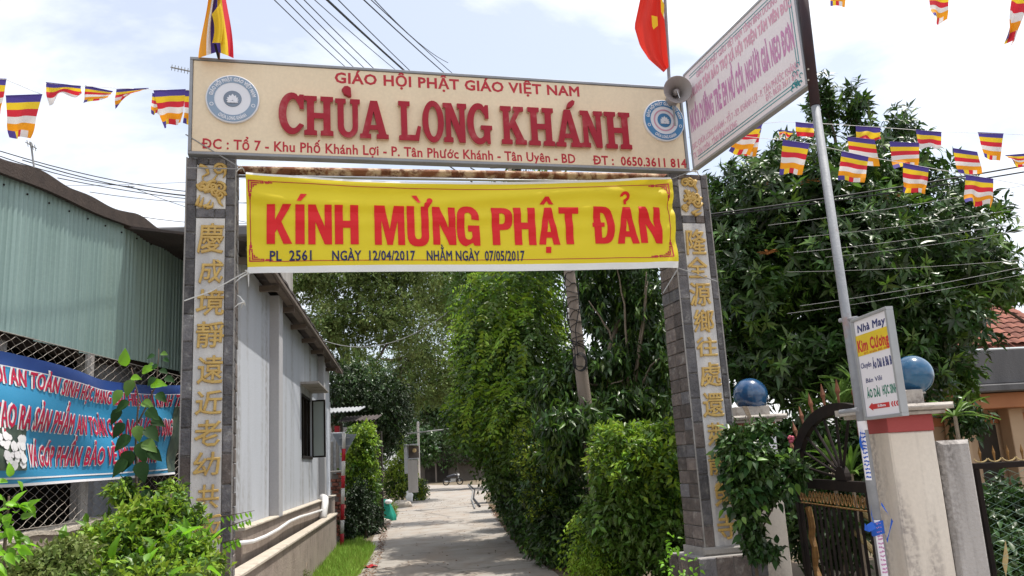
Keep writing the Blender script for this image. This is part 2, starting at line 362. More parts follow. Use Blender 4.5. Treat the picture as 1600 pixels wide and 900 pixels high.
SLAB = {
 'H': [[(0,0),(.36,0),(.36,.11),(.28,.13),(.28,.43),(.54,.43),(.54,.13),(.46,.11),(.46,0),(.82,0),(.82,.11),(.74,.13),(.74,.87),(.82,.89),(.82,1),(.46,1),(.46,.89),(.54,.87),(.54,.57),(.28,.57),(.28,.87),(.36,.89),(.36,1),(0,1),(0,.89),(.08,.87),(.08,.13),(0,.11)]],
 'N': [[(0,0),(.32,0),(.32,.11),(.25,.13),(.25,.60),(.53,0),(.74,0),(.74,.87),(.81,.89),(.81,1),(.49,1),(.49,.89),(.56,.87),(.56,.42),(.29,1),(0,1),(0,.89),(.08,.87),(.08,.13),(0,.11)]],
 'U': [[(0,1),(.34,1),(.34,.89),(.27,.87),(.27,.30)]+arc(.41,.30,.14,.17,180,360,8)[1:]+[(.55,.87),(.48,.89),(.48,1),(.80,1),(.80,.89),(.73,.87)]+arc(.40,.30,.33,.31,0,-180,14)+[(.07,.87),(0,.89)]],
 'A': [[(0,0),(.34,0),(.34,.11),(.27,.12),(.30,.23),(.55,.23),(.58,.12),(.51,.11),(.51,0),(.88,0),(.88,.11),(.81,.12),(.55,1),(.33,1),(.07,.12),(0,.11)], [(.335,.35),(.43,.72),(.515,.35)]],
 'L': [[(0,0),(.66,0),(.74,.36),(.63,.38),(.54,.14),(.28,.14),(.28,.87),(.38,.89),(.38,1),(0,1),(0,.89),(.08,.87),(.08,.13),(0,.11)]],
 'O': [arc(.38,.5,.38,.52,0,350,26), arc(.38,.5,.17,.38,0,345,22)],
 'K': [[(0,0),(.36,0),(.36,.11),(.28,.13),(.28,.36),(.34,.44),(.50,.13),(.46,.11),(.46,0),(.84,0),(.84,.11),(.76,.13),(.49,.62),(.66,.87),(.78,.89),(.78,1),(.44,1),(.44,.89),(.48,.87),(.28,.55),(.28,.87),(.36,.89),(.36,1),(0,1),(0,.89),(.08,.87),(.08,.13),(0,.11)]],
 'C': [[(.72,.98),(.60,.98),(.56,.93)]+arc(.38,.5,.38,.52,70,315,22)+[(.72,.22),(.60,.26)]+arc(.42,.5,.20,.37,300,75,16)+[(.58,.70),(.60,.62),(.72,.62)]],
 'G': [[(.70,.98),(.60,.98),(.56,.93)]+arc(.38,.5,.38,.52,70,300,22)+[(.60,.08),(.64,.0),(.73,0),(.73,.34),(.80,.36),(.80,.46),(.44,.46),(.44,.36),(.53,.34),(.53,.20)]+arc(.40,.5,.19,.37,290,75,16)+[(.57,.72),(.58,.64),(.70,.64)]],
}

# ---------------------------------------------------------------- foliage helpers
def nrm(a): return a/(np.linalg.norm(a, axis=-1, keepdims=True)+1e-9)
def leaf_mesh(name, pos, d, nn, ln, wd, m, parent=None, fine=True, **kw):
    """many small leaves as one mesh: each a folded blade with its own edges"""
    pos = np.asarray(pos); n = len(pos); d = nrm(np.asarray(d)); s = nrm(np.cross(d, nn)); q = np.cross(s, d)
    ln = np.asarray(ln).reshape(-1, 1)*np.ones((n, 1)); wd = np.asarray(wd).reshape(-1, 1)*np.ones((n, 1))
    if fine:
        V = np.stack([pos, pos+d*ln*.42+s*wd*.5+q*wd*.18, pos+d*ln*.45-q*wd*.05, pos+d*ln*.42-s*wd*.5+q*wd*.18, pos+d*ln*.96-q*ln*.14], 1)
        T = np.array([[0, 1, 2], [0, 2, 3], [1, 4, 2], [2, 4, 3]]); k = 5
    else:
        V = np.stack([pos, pos+d*ln*.45+s*wd*.5+q*wd*.15, pos+d*ln, pos+d*ln*.45-s*wd*.5+q*wd*.15], 1)
        T = np.array([[0, 1, 2], [0, 2, 3]]); k = 4
    A = V.reshape(-1, 3); faces = (T[None]+np.arange(n)[:, None, None]*k).reshape(-1, 3)
    org = A.mean(0); org[2] = A[:, 2].min(); A = A-org
    me = bpy.data.meshes.new(name); me.vertices.add(len(A)); me.vertices.foreach_set('co', A.ravel().astype(np.float32))
    me.loops.add(len(faces)*3); me.loops.foreach_set('vertex_index', faces.ravel().astype(np.int32))
    me.polygons.add(len(faces)); me.polygons.foreach_set('loop_start', np.arange(0, len(faces)*3, 3, dtype=np.int32))
    me.update(calc_edges=True)
    at_ = me.attributes.new('tint', 'FLOAT', 'FACE'); at_.data.foreach_set('value', np.repeat(rng.random(n), len(T)).astype(np.float32))
    me.materials.append(M[m]); o = bpy.data.objects.new(name, me); place(o, org, parent); props(o, **kw); return o
def blob(px, py, Y, rx, ry, rd, n):
    c = at(px, py, Y); k = Y/1300*1.03; return (c, np.array([rx*k, rd, ry*k]), n)
def sample(blobs, shell=0.45, seed=None):
    """twig tips through the volume of uneven ellipsoids, denser towards the outside; returns points and outward directions"""
    P, O = [], []
    for c, r, n in blobs:
        v = nrm(rng.normal(size=(n, 3))); t = (1-shell*rng.random((n, 1))**1.4)
        lump = 1+0.16*np.sin(v[:, :1]*5+c[0]*3)*np.cos(v[:, 2:]*6+c[2])+0.08*rng.normal(size=(n, 1))
        P.append(c+v*r*t*lump); O.append(nrm(v/r*r.mean()))
    return np.concatenate(P), np.concatenate(O)
def foliage(name, blobs, per, ln, asp, m, parent, style='spray', shell=0.45, droop=0.2, fine=True, twig=0.25, **kw):
    P, O = sample(blobs, shell); n = len(P)
    ax = nrm(O + rng.normal(size=(n, 3))*0.5 + np.array([0, 0, 0.45 if style == 'whorl' else -droop]))
    A = np.repeat(P, per, 0); X = np.repeat(ax, per, 0); k = np.tile(np.arange(per), n)
    a0 = np.repeat(rng.random(n)*6.28, per)
    e1 = nrm(np.cross(X, np.array([0.3, 0.2, 1.0]))); e2 = np.cross(X, e1)
    L_ = ln*(0.5+0.85*rng.random(len(A)))
    if style == 'whorl':
        an = a0+k*6.283/per*1.0+rng.normal(size=len(A))*.15
        rad = e1*np.cos(an)[:, None]+e2*np.sin(an)[:, None]; lift = (0.25+0.6*rng.random(len(A)))[:, None]
        d = nrm(rad + X*lift + np.array([0, 0, -droop])); pos = A + X*(rng.random(len(A))[:, None]-.6)*ln*.5; nn = nrm(X + rad*.2)
    elif style == 'pinnate':   # leaflets in two rows on an arching stalk
        t = (k//2)/max(1, per//2-1); sgn = np.where(k % 2 == 0, 1, -1)[:, None]
        pos = A + X*(t*twig)[:, None] + np.array([0, 0, -1.0])*(t**2*twig*droop)[:, None]
        d = nrm(e1*sgn + X*0.45 + np.array([0, 0, -droop*.8])); nn = nrm(e2 + np.array([0, 0, .7])+rng.normal(size=(len(A), 3))*.15)
    else:
        t = rng.random(len(A)); pos = A - X*(t*twig)[:, None] + rng.normal(size=(len(A), 3))*ln*.25
        d = nrm(X*.6 + rng.normal(size=(len(A), 3))*.8 + np.array([0, 0, -droop])); nn = nrm(np.array([0, 0, 1.0])+rng.normal(size=(len(A), 3))*.7)
    return leaf_mesh(name, pos, d, nn, L_, L_*asp, m, parent, fine, kind='stuff', **kw)
_lf = {}
def leaf_proto(m, shape):
    if (m, shape) in _lf: return _lf[(m, shape)]
    V = []; f = []
    prof = {'ovate': [(0, .06), (.12, .36), (.3, .5), (.55, .42), (.8, .2), (1, 0)], 'lance': [(0, .04), (.2, .34), (.45, .5), (.7, .36), (.9, .12), (1, 0)]}[shape]
    for i, (t, wv) in enumerate(prof):
        zc = -0.25*t*t; V += [(t, -wv, zc+wv*.25), (t, 0, zc), (t, wv, zc+wv*.25)]
    for i in range(len(prof)-1):
        a = i*3; f += [(a, a+3, a+4, a+1), (a+1, a+4, a+5, a+2)]
    me = bpy.data.meshes.new('leaf'); me.from_pydata(V, [], f); me.materials.append(M[m]); me.polygons.foreach_set('use_smooth', [True]*len(f))
    _lf[(m, shape)] = me; return me
def leaf(parent, pos, d, nn, ln, wd, m, shape='ovate'):
    o = bpy.data.objects.new('leaf', leaf_proto(m, shape)); place(o, pos, parent)
    d = Vector(d).normalized(); z = Vector(nn); z = (z-d*z.dot(d)).normalized(); y = z.cross(d)
    o.rotation_euler = Matrix((d, y, z)).transposed().to_euler(); o.scale = (ln, wd, ln); return o
def big_leaves(parent, blobs, n, ln, asp, m, shape='lance', front=True, droop=.2):
    """the single leaves that show largest, on the side towards the road"""
    P, O = sample([(c, r*1.02, max(8, int(k*.5))) for c, r, k in blobs], 0.08)
    ok = O[:, 1] < 0.15 if front else O[:, 2] > -2
    P, O = P[ok], O[ok]; idx = rng.permutation(len(P))[:n]
    for i in idx:
        l_ = ln*(.8+.5*random.random()); d = O[i]+rng.normal(size=3)*.6+np.array([0, 0, -droop])
        leaf(parent, P[i], d, np.array([0, -.3, 1])+rng.normal(size=3)*.4, l_, l_*asp, m, shape)
def limb(parent, pts, r0, r1, m='bark', name='branch', n=7):
    pts = [np.array(p, float) for p in pts]; Q = []
    for i in range(len(pts)-1):
        for t in np.linspace(0, 1, 5)[:-1]: Q.append(pts[i]*(1-t)+pts[i+1]*t + rng.normal(size=3)*r0*.25)
    Q.append(pts[-1]); return MB().tube(Q, list(np.linspace(r0, r1, len(Q))), n).build(name, m, parent, smooth=True)
def wire(pts, r, m='wire_black', sag=0.0, n=10, name='cable', parent=None, label=None, group=None, cat=None):
    a, b = np.array(pts[0], float), np.array(pts[-1], float)
    if len(pts) == 2:
        Q = [a*(1-t)+b*t - np.array([0, 0, 4*sag*t*(1-t)]) for t in np.linspace(0, 1, n)]
    else: Q = pts
    return MB().tube(Q, r, 5).build(name, m, parent, label=label, group=group, cat=cat)

# ---------------------------------------------------------------- materials used
mat('road', (.36,.335,.30), .9, (.29,.265,.24), 1.6, .5, .35, 60, dirt=(.24,.195,.155), ds=.8, dpos=(.50,.72))
mat('soil', (.20,.15,.11), .95, (.13,.10,.07), 2.5, .5, .5, 30, dirt=(.08,.09,.03), ds=1.5)
mat('grass', (.20,.36,.04), .7, (.28,.42,.07), 4, .5, tint=.35, trans=.3)
mat('stone_grey', (.150,.143,.148), .75, (.085,.082,.088), 14, .4, .9, 45, rnd=.38, dirt=(.27,.26,.25), ds=5, dpos=(.60,.72))
mat('stone_brown', (.160,.132,.118), .8, (.090,.076,.072), 14, .4, .9, 45, rnd=.4, dirt=(.27,.25,.23), ds=5, dpos=(.62,.74))
mat('mortar', (.36,.34,.32), .95, (.22,.21,.20), 8, .5, .4, 60)
mat('plaster_panel', (.66,.64,.61), .85, (.46,.45,.45), 7, .35, .3, 50, dirt=(.30,.30,.33), ds=3, dpos=(.6,.75), streak=True)
mat('gold', (.60,.41,.12), .5, (.42,.26,.07), 12, .5, .25, 60, spec=.5)
mat('sign_beige', (.76,.63,.45), .5, (.72,.59,.41), 2, .4, spec=.4, dirt=(.66,.54,.38), ds=2, dpos=(.55,.8), streak=True)
mat('sign_frame', (.30,.31,.33), .45, (.22,.23,.25), 5, .5, metal=.3)
mat('letter_red', (.36,.014,.03), .5, (.30,.012,.026), 4, .5, spec=.25, dirt=(.45,.12,.12), ds=3, dpos=(.62,.8))
mat('text_red', (.40,.02,.035), .5, (.46,.03,.04), 4, .5)
mat('letter_side', (.62,.42,.30), .6)
mat('banner_yellow', (.80,.65,.025), .55, (.75,.60,.022), 1.5, .5, trans=.25, spec=.35)
mat('banner_white', (.82,.82,.80), .6, (.76,.76,.75), 3, .5, trans=.25)
mat('banner_red', (.72,.015,.02), .5, (.68,.015,.02), 3, .5, trans=.12)
mat('print_navy', (.02,.02,.10), .5)
mat('rust_pipe', (.66,.50,.36), .8, (.26,.10,.05), 7, .10, .4, 60, dirt=(.14,.045,.02), ds=5, dpos=(.52,.58))
mat('galv', (.30,.31,.33), .62, (.23,.24,.26), 14, .5, .15, 60, metal=.1, dirt=(.36,.16,.10), ds=2.2, dpos=(.68,.8))
mat('pole_black', (.025,.016,.022), .6, (.045,.02,.022), 7, .5)
mat('white_sign', (.80,.74,.76), .5, (.76,.69,.71), 1.6, .5, spec=.4, dirt=(.60,.55,.55), ds=3, dpos=(.6,.85), streak=True)
mat('faded_violet', (.50,.20,.40), .6, (.58,.30,.46), 9, .5)
mat('faded_pink', (.62,.30,.42), .6, (.68,.40,.48), 9, .5)
mat('teal', (.05,.30,.33), .6)
mat('alu', (.38,.39,.40), .5, (.30,.31,.32), 5, .5, metal=.3)
mat('panel_white', (.78,.76,.80), .45, (.74,.72,.76), 2, .5, spec=.4)
mat('panel_yellow', (.85,.62,.02), .45)
mat('print_red', (.62,.03,.03), .45); mat('print_blue', (.03,.04,.17), .45); mat('print_green', (.01,.20,.12), .45); mat('print_orange', (.60,.16,.02), .5)
mat('logo_ring', (.25,.33,.44), .45, (.22,.30,.40), 4, .5); mat('logo_ring_strong', (.07,.22,.42), .45, (.06,.19,.38), 4, .5)
mat('logo_white', (.70,.71,.76), .5, (.66,.67,.72), 4, .5); mat('logo_slate', (.22,.27,.35), .5); mat('logo_pink', (.66,.36,.46), .5)
mat('corrugated_green', (.30,.41,.385), .45, (.25,.355,.335), 2, .5, metal=.15, streak=True, dirt=(.24,.34,.31), ds=3, dpos=(.55,.8), rnd=.05)
mat('roof_dark', (.055,.045,.042), .9, (.085,.07,.065), 3, .5, .5, 30)
mat('timber_dark', (.065,.048,.04), .85, (.04,.03,.026), 8, .5, .3, 50)
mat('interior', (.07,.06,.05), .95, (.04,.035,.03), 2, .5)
mat('concrete', (.38,.36,.34), .9, (.27,.255,.24), 3, .5, .4, 40, streak=True, dirt=(.14,.13,.12), ds=2, dpos=(.56,.78))
mat('concrete_light', (.56,.50,.42), .9, (.42,.37,.31), 5, .5, .4, 50, dirt=(.25,.21,.17), ds=4, dpos=(.6,.8))
mat('drain_wall', (.36,.30,.25), .92, (.27,.22,.19), 3, .5, .5, 40, dirt=(.17,.13,.11), ds=1.8, dpos=(.52,.75))
mat('wall_blue', (.50,.53,.59), .85, (.43,.455,.50), 1.6, .5, .15, 50, streak=True, dirt=(.24,.23,.22), ds=1.5, dpos=(.52,.72))
mat('wall_column', (.44,.44,.46), .85, (.38,.38,.40), 2, .5, .15, 50, streak=True, dirt=(.24,.23,.23), ds=2, dpos=(.58,.8))
mat('eave_wood', (.17,.135,.115), .85, (.11,.09,.075), 5, .5, .3, 40)
mat('glass_frosted', (.36,.41,.40), .25, (.32,.37,.37), 3, .5, spec=.5)
mat('black_metal', (.010,.008,.008), .75, (.022,.015,.012), 9, .5, spec=.15)
mat('pvc', (.75,.75,.76), .35, (.68,.67,.66), 6, .5)
mat('pole_concrete', (.27,.225,.19), .9, (.20,.165,.14), 4, .5, .35, 50, streak=True)
mat('wire_black', (.015,.015,.018), .6); mat('wire_grey', (.30,.30,.30), .5); mat('wire_white', (.7,.7,.68), .6)
mat('fence_wire', (.42,.40,.37), .45, (.30,.25,.21), 20, .5, metal=.5)
mat('fence_wire_green', (.20,.34,.27), .45, (.14,.24,.19), 20, .5)
mat('sphere_blue', (.012,.055,.16), .22, (.02,.10,.22), 7, .6, spec=.55, coat=.6, dirt=(.01,.02,.06), ds=3, dpos=(.5,.8))
mat('sphere_light', (.008,.055,.14), .2, (.01,.10,.19), 6, .6, spec=.4, coat=.6, dirt=(.015,.05,.16), ds=3, dpos=(.5,.8))
mat('pillar_white', (.70,.64,.56), .85, (.62,.55,.47), 2.5, .4, .2, 40, streak=True, dirt=(.33,.29,.26), ds=3.4, dpos=(.53,.66))
mat('pillar_shell', (.46,.43,.41), .9, (.30,.28,.265), 5, .35, .5, 50, streak=True, dirt=(.17,.155,.145), ds=4, dpos=(.48,.62))
mat('pillar_red', (.36,.075,.07), .8, (.31,.06,.06), 2, .5, .15, 40)
mat('cap_stone', (.50,.46,.41), .9, (.35,.32,.29), 8, .5, .4, 60, dirt=(.20,.17,.15), ds=6, dpos=(.55,.75))
mat('rust_orange', (.22,.085,.04), .8, (.12,.05,.03), 12, .5, .3, 60)
mat('gold_paint', (.24,.125,.035), .6, (.12,.06,.02), 20, .5, .3, 60, metal=.1)
mat('bamboo', (.55,.42,.20), .7, (.42,.30,.14), 9, .5)
mat('clay_tile', (.27,.105,.07), .9, (.17,.065,.05), 5, .5, .3, 50, rnd=.3)
mat('fascia', (.19,.185,.19), .9, (.10,.098,.10), 2.5, .5, .3, 40, streak=True)
mat('house_wall', (.55,.40,.27), .9, (.46,.33,.22), 2, .5); mat('house_trim', (.50,.22,.11), .85, (.42,.18,.09), 3, .5)
mat('brick_red', (.30,.12,.08), .9, (.20,.08,.06), 6, .5, .3, 50, rnd=.25)
mat('flag_blue', (.10,.07,.34), .7, trans=.35); mat('flag_yellow', (.88,.62,.03), .7, (.85,.58,.03), trans=.35)
mat('flag_red', (.68,.03,.05), .7, (.63,.03,.05), trans=.35); mat('flag_white', (.82,.78,.76), .7, (.80,.76,.74), trans=.4); mat('flag_orange', (.88,.36,.015), .7, (.85,.33,.015), trans=.35)
mat('flag_vn', (.78,.05,.03), .65, (.74,.045,.03), trans=.35)
mat('speaker_grey', (.32,.29,.28), .5, (.26,.235,.23), 6, .5)
mat('banner_blue', (.03,.22,.42), .4, (.04,.27,.48), 2.5, .6, spec=.5, trans=.1); mat('banner_navy', (.02,.05,.22), .35, (.03,.08,.28), 3, .5, spec=.6, trans=.08)
mat('print_crimson', (.50,.02,.07), .4); mat('print_white', (.75,.74,.76), .4); mat('print_photo', (.03,.05,.05), .4, (.10,.13,.09), 14, .5)
mat('tape_blue', (.02,.10,.50), .5, (.03,.14,.60), 9, .5, trans=.2)
mat('cloth_green', (.01,.26,.18), .6, (.01,.20,.14), 5, .5); mat('bag_white', (.75,.75,.74), .5)
mat('stripe_red', (.48,.015,.03), .45, (.38,.015,.025), 6, .5); mat('stripe_white', (.70,.68,.66), .5, (.55,.53,.50), 6, .5); mat('sign_back', (.27,.30,.33), .5, (.14,.16,.19), 5, .5)
mat('bark', (.14,.105,.08), .95, (.08,.06,.045), 9, .5, .6, 40); mat('bark_pale', (.30,.24,.18), .95, (.20,.16,.12), 9, .5, .5, 40)
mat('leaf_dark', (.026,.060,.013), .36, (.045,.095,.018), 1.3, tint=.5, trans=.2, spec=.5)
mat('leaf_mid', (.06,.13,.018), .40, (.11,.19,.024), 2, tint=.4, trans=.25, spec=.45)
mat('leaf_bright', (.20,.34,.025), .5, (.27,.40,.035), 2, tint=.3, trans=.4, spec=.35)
mat('leaf_yellow', (.28,.36,.04), .5, (.20,.30,.03), 2, tint=.35, trans=.4)
mat('leaf_shade', (.012,.028,.008), .5, (.02,.042,.010), 2, tint=.5, trans=.12)  # darker copy of the leaf green, with shade put into its colour
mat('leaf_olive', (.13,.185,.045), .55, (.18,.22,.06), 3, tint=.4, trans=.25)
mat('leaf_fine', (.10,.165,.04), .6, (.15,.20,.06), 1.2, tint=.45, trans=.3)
mat('leaf_lime', (.22,.48,.02), .42, (.18,.42,.02), 5, trans=.5, spec=.45, rnd=.25); mat('leaf_glossy', (.016,.050,.012), .55, (.028,.068,.018), 4, trans=.12, spec=.15, rnd=.35)
mat('leaf_one', (.09,.20,.025), .42, (.13,.25,.03), 4, trans=.3, spec=.45, rnd=.35); mat('leaf_rosy', (.34,.12,.05), .5, (.25,.13,.04), 5, trans=.3, rnd=.3)
mat('leaf_strap', (.17,.27,.06), .5, (.10,.20,.035), 5, trans=.35, spec=.4, rnd=.3)
mat('litter', (.22,.12,.07), .9, (.14,.08,.05), 6, tint=.5)
mat('tyre', (.02,.02,.02), .8); mat('chrome', (.5,.5,.5), .25, metal=.9); mat('moto_body', (.05,.05,.06), .3); mat('stucco_far', (.20,.17,.14), .9, (.15,.13,.11), 2, .5); mat('flower_pink', (.6,.12,.18), .6)

# ---------------------------------------------------------------- ground and road
g = MB().grid(lambda s, t: np.array([-400+800*s, -40+900*t, 0.0]), 8, 8).build('ground', 'soil', kind='structure')
def strip(name, left, right, z, m, sub=4, **kw):
    Lp = [gr(*q) for q in left]; Rp = [gr(*q) for q in right]; V = []; fs = []
    for a, b in zip(Lp, Rp):
        for k in range(sub+1): p = a*(1-k/sub)+b*k/sub; V.append((p[0], p[1], z))
    n = sub+1
    for i in range(len(Lp)-1):
        for k in range(sub): fs.append((i*n+k, i*n+k+1, (i+1)*n+k+1, (i+1)*n+k))
    return MB().add(V, fs).build(name, m, **kw)
LFT = [(430,1150),(500,960),(547,900),(584,864),(582,845),(588,828),(602,810),(628,788),(650,772),(655,766),(640,761.5),(560,757.5)]
RGT = [(1050,1150),(930,960),(868,895),(830,872),(806,850),(790,830),(778,810),(764,790),(758,778),(760,768),(800,762.5),(850,758)]
strip('road', LFT, RGT, 0.006, 'road', kind='structure')
MB().grid(lambda s, t: np.array([-14+26*s, -6+14.5*t, 0.004]), 4, 4).build('forecourt', 'road', kind='structure')

# ---------------------------------------------------------------- the gate
PL = at(293, 240, 7.2); PR = at(1078, 265, 8.5); G = frame2(PL, PR)
UW = (PR-PL)[:2]@G.u[:2]
SW = 0.06
def gu(px, py, w=0.0): return G.hit(px, py, w)
u0, vb = G.hit(293, 240, SW); u1, _ = G.hit(1078, 264, SW); vt = G.hit(296, 88, SW)[1]
sb = thing('gate_signboard', 'wide beige temple signboard with raised dark red letters across the top of the gate', 'signboard', G.p((u0+u1)/2, vb, 0))
MB().box(G, u0+.03, u1-.03, vb+.03, vt-.03, -.045, SW-.012, .004).build('panel', 'sign_beige', sb)
MB().box(G, u0, u1, vt-.028, vt, -.05, SW, .004).build('frame_rail', 'sign_frame', sb)
MB().box(G, u0, u1, vb, vb+.028, -.05, SW, .004).build('frame_rail', 'sign_frame', sb)
MB().box(G, u0, u0+.028, vb+.029, vt-.029, -.05, SW, .004).build('frame_stile', 'sign_frame', sb)
MB().box(G, u1-.028, u1, vb+.029, vt-.029, -.05, SW, .004).build('frame_stile', 'sign_frame', sb)
PW = SW-.012
SL = [('C',435,475,454,145,208),('H',475,521,498,150,211),('U',524,563,543,154,214),('A',562,607,585,157,216),('L',623,658,640,158,219),('O',660,694,677,158,221),
      ('N',693,730,711,161,222),('G',730,769,749,162,224),('K',783,822,802,166,225),('H',826,866,846,168,227),('A',868,908,888,171,229),('N',908,943,925,173,230),('H',946,986,966,175,232)]
for ch, xa, xb, xm, yt, yb in SL:
    a, _ = gu(xa, (yt+yb)/2, PW+.05); b, _ = gu(xb, (yt+yb)/2, PW+.05); t_ = gu(xm, yt, PW+.05)[1]; b_ = gu(xm, yb, PW+.05)[1]
    glyph(G, SLAB[ch], (a, b, b_, t_), PW, .035, 'letter_side', sb, 'letter_edge'); glyph(G, SLAB[ch], (a+.001, b-.001, b_+.001, t_-.001), PW+.035, .012, 'letter_red', sb)
def accent(pts, m='letter_red', w=PW, d=.047, par=sb):
    q = [gu(x, y, w+d) for x, y in pts]; MB().prism(G, q[::-1], w, w+d).build('accent_mark', m, par)
accent([(534,139),(538,134.5),(543,134),(548,137),(549,149),(545,150),(538,146)]); accent([(886,168),(888,160),(894,156),(898,158),(897,163),(893,167)])
def tl(F, txt, q0, q1, capy, w, m, parent, bold=0.0, depth=.003, **kw):
    """one line of lettering from its baseline pixels; capy is the pixel height of a capital at its start"""
    a = F.hit(*q0, w); b = F.hit(*q1, w); c = F.hit(q0[0], q0[1]-capy, w)[1]-a[1]
    text(F, txt, a, b, c, w, depth, m, parent, bold, **kw)
tl(G, 'GIÁO HỘI PHẬT GIÁO VIỆT NAM', (523,129), (905.5,150.5), 16, PW, 'text_red', sb, .028)
tl(G, 'ĐC : Tổ 7 - Khu Phố Khánh Lợi - P. Tân Phước Khánh - Tân Uyên - BD', (315,231.5), (899.5,255), 15.5, PW, 'text_red', sb, .02)
tl(G, 'ĐT :  0650.3611 814', (927,256.5), (1073,262), 13.5, PW, 'text_red', sb, .028)
def lotus(F, cu, cv, R, w, par, name='lotus'):
    b = MB()
    for k, (an, l_, wd) in enumerate([(90,1,.42),(62,.92,.36),(118,.92,.36),(35,.85,.3),(145,.85,.3),(12,.8,.24),(168,.8,.24)]):
        a = math.radians(an); d = (math.cos(a), math.sin(a)); s_ = (-d[1], d[0]); o_ = (cu, cv-R*.35)
        P = [(o_[0]+d[0]*R*l_*t+s_[0]*R*wd*q, o_[1]+d[1]*R*l_*t+s_[1]*R*wd*q) for t, q in ((.1,0),(.45,-.5),(.75,-.42),(1,0),(.75,.42),(.45,.5))]
        b.prism(F, P, w, w+.004+.0007*k)
    for k in (-1, 0, 1): b.prism(F, [(cu+R*.42*k+R*.3*math.cos(t*.628), cv-R*.5+R*.13*math.sin(t*.628)) for t in range(10)], w, w+.010+.0005*k)
    b.build(name, 'logo_white', par)
def disc(F, cu, cv, R0, R1, w0, w1, m, name, par, n=48):
    b = MB(); c = F.p(cu, cv, 0); b.lathe(c, [(R0, w0), (R1, w0), (R1, w1-.004), (R1-.004, w1), (max(R0, .0005), w1)], n, F.n) if R0 == 0 else None
    if R0 > 0: b.lathe(c, [(R0, w0), (R1, w0), (R1, w1), (R0, w1), (R0, w0)], n, F.n); b.f = b.f[:-2]
    return b.build(name, m, par)
def emblem(px, py, rpx, ring, pink, label):
    cu, cv = G.hit(px, py, PW+.02); R = abs(G.hit(px, py-rpx, PW+.02)[1]-cv)*(.90 if not pink else .97)
    t = thing('round_emblem', label, 'emblem', G.p(cu, cv-R, PW)); 
    disc(G, cu, cv, 0, R, PW+.001, PW+.028, 'logo_white', 'disc', t)
    disc(G, cu, cv, R*.68, R*.95, PW+.0285, PW+.031, ring, 'ring', t)
    disc(G, cu, cv, 0, R*.34, PW+.0285, PW+.034, 'logo_slate' if not pink else ring, 'centre_disc', t)
    if pink: disc(G, cu, cv, R*.46, R*.53, PW+.0285, PW+.031, 'logo_pink', 'thin_ring', t)
    lotus(G, cu, cv, R*.30, PW+.0345, t)
    text(G, 'GIÁO HỘI PHẬT GIÁO VIỆT NAM', None, None, R*.14, PW+.0315, .002, 'logo_white', t, .04, polar=(cu, cv, R*.745, math.radians(172), math.radians(8), False))
    text(G, 'CHÙA LONG KHÁNH', None, None, R*.14, PW+.0315, .002, 'logo_white', t, .04, polar=(cu, cv, R*.885, math.radians(232), math.radians(308), True))
    for a in (198, -18):
        x, y = cu+R*.815*math.cos(math.radians(a)), cv+R*.815*math.sin(math.radians(a)); disc(G, x, y, R*.05, R*.075, PW+.0315, PW+.0325, 'logo_white', 'dot_ring', t, 16)
emblem(363.5, 155, 41, 'logo_ring', False, 'faded pale blue round lotus emblem at the left end of the beige signboard')
emblem(1037.5, 188.5, 32.5, 'logo_ring_strong', True, 'stronger blue round lotus emblem with pink circle at the right end of the signboard')

# rusty beam and its brace
bm_ = thing('crossbeam', 'rusty steel pipe beam with peeling cream paint between the two gate pillars', 'beam', G.p(2.4, 4.3, -.2))
a, b = G.hit(372, 266, -.2), G.hit(1046, 277.5, -.2)
MB().tube([G.p(a[0]+(b[0]-a[0])*t, a[1]+(b[1]-a[1])*t, -.2) for t in np.linspace(0, 1, 9)], .042, 12).build('pipe', 'rust_pipe', bm_, smooth=True)
MB().tube([G.p(a[0]+(b[0]-a[0])*t, a[1]+(b[1]-a[1])*t-.075, -.16) for t in (0, .5, 1)], .014, 8).build('thin_pipe', 'alu', bm_, smooth=True)

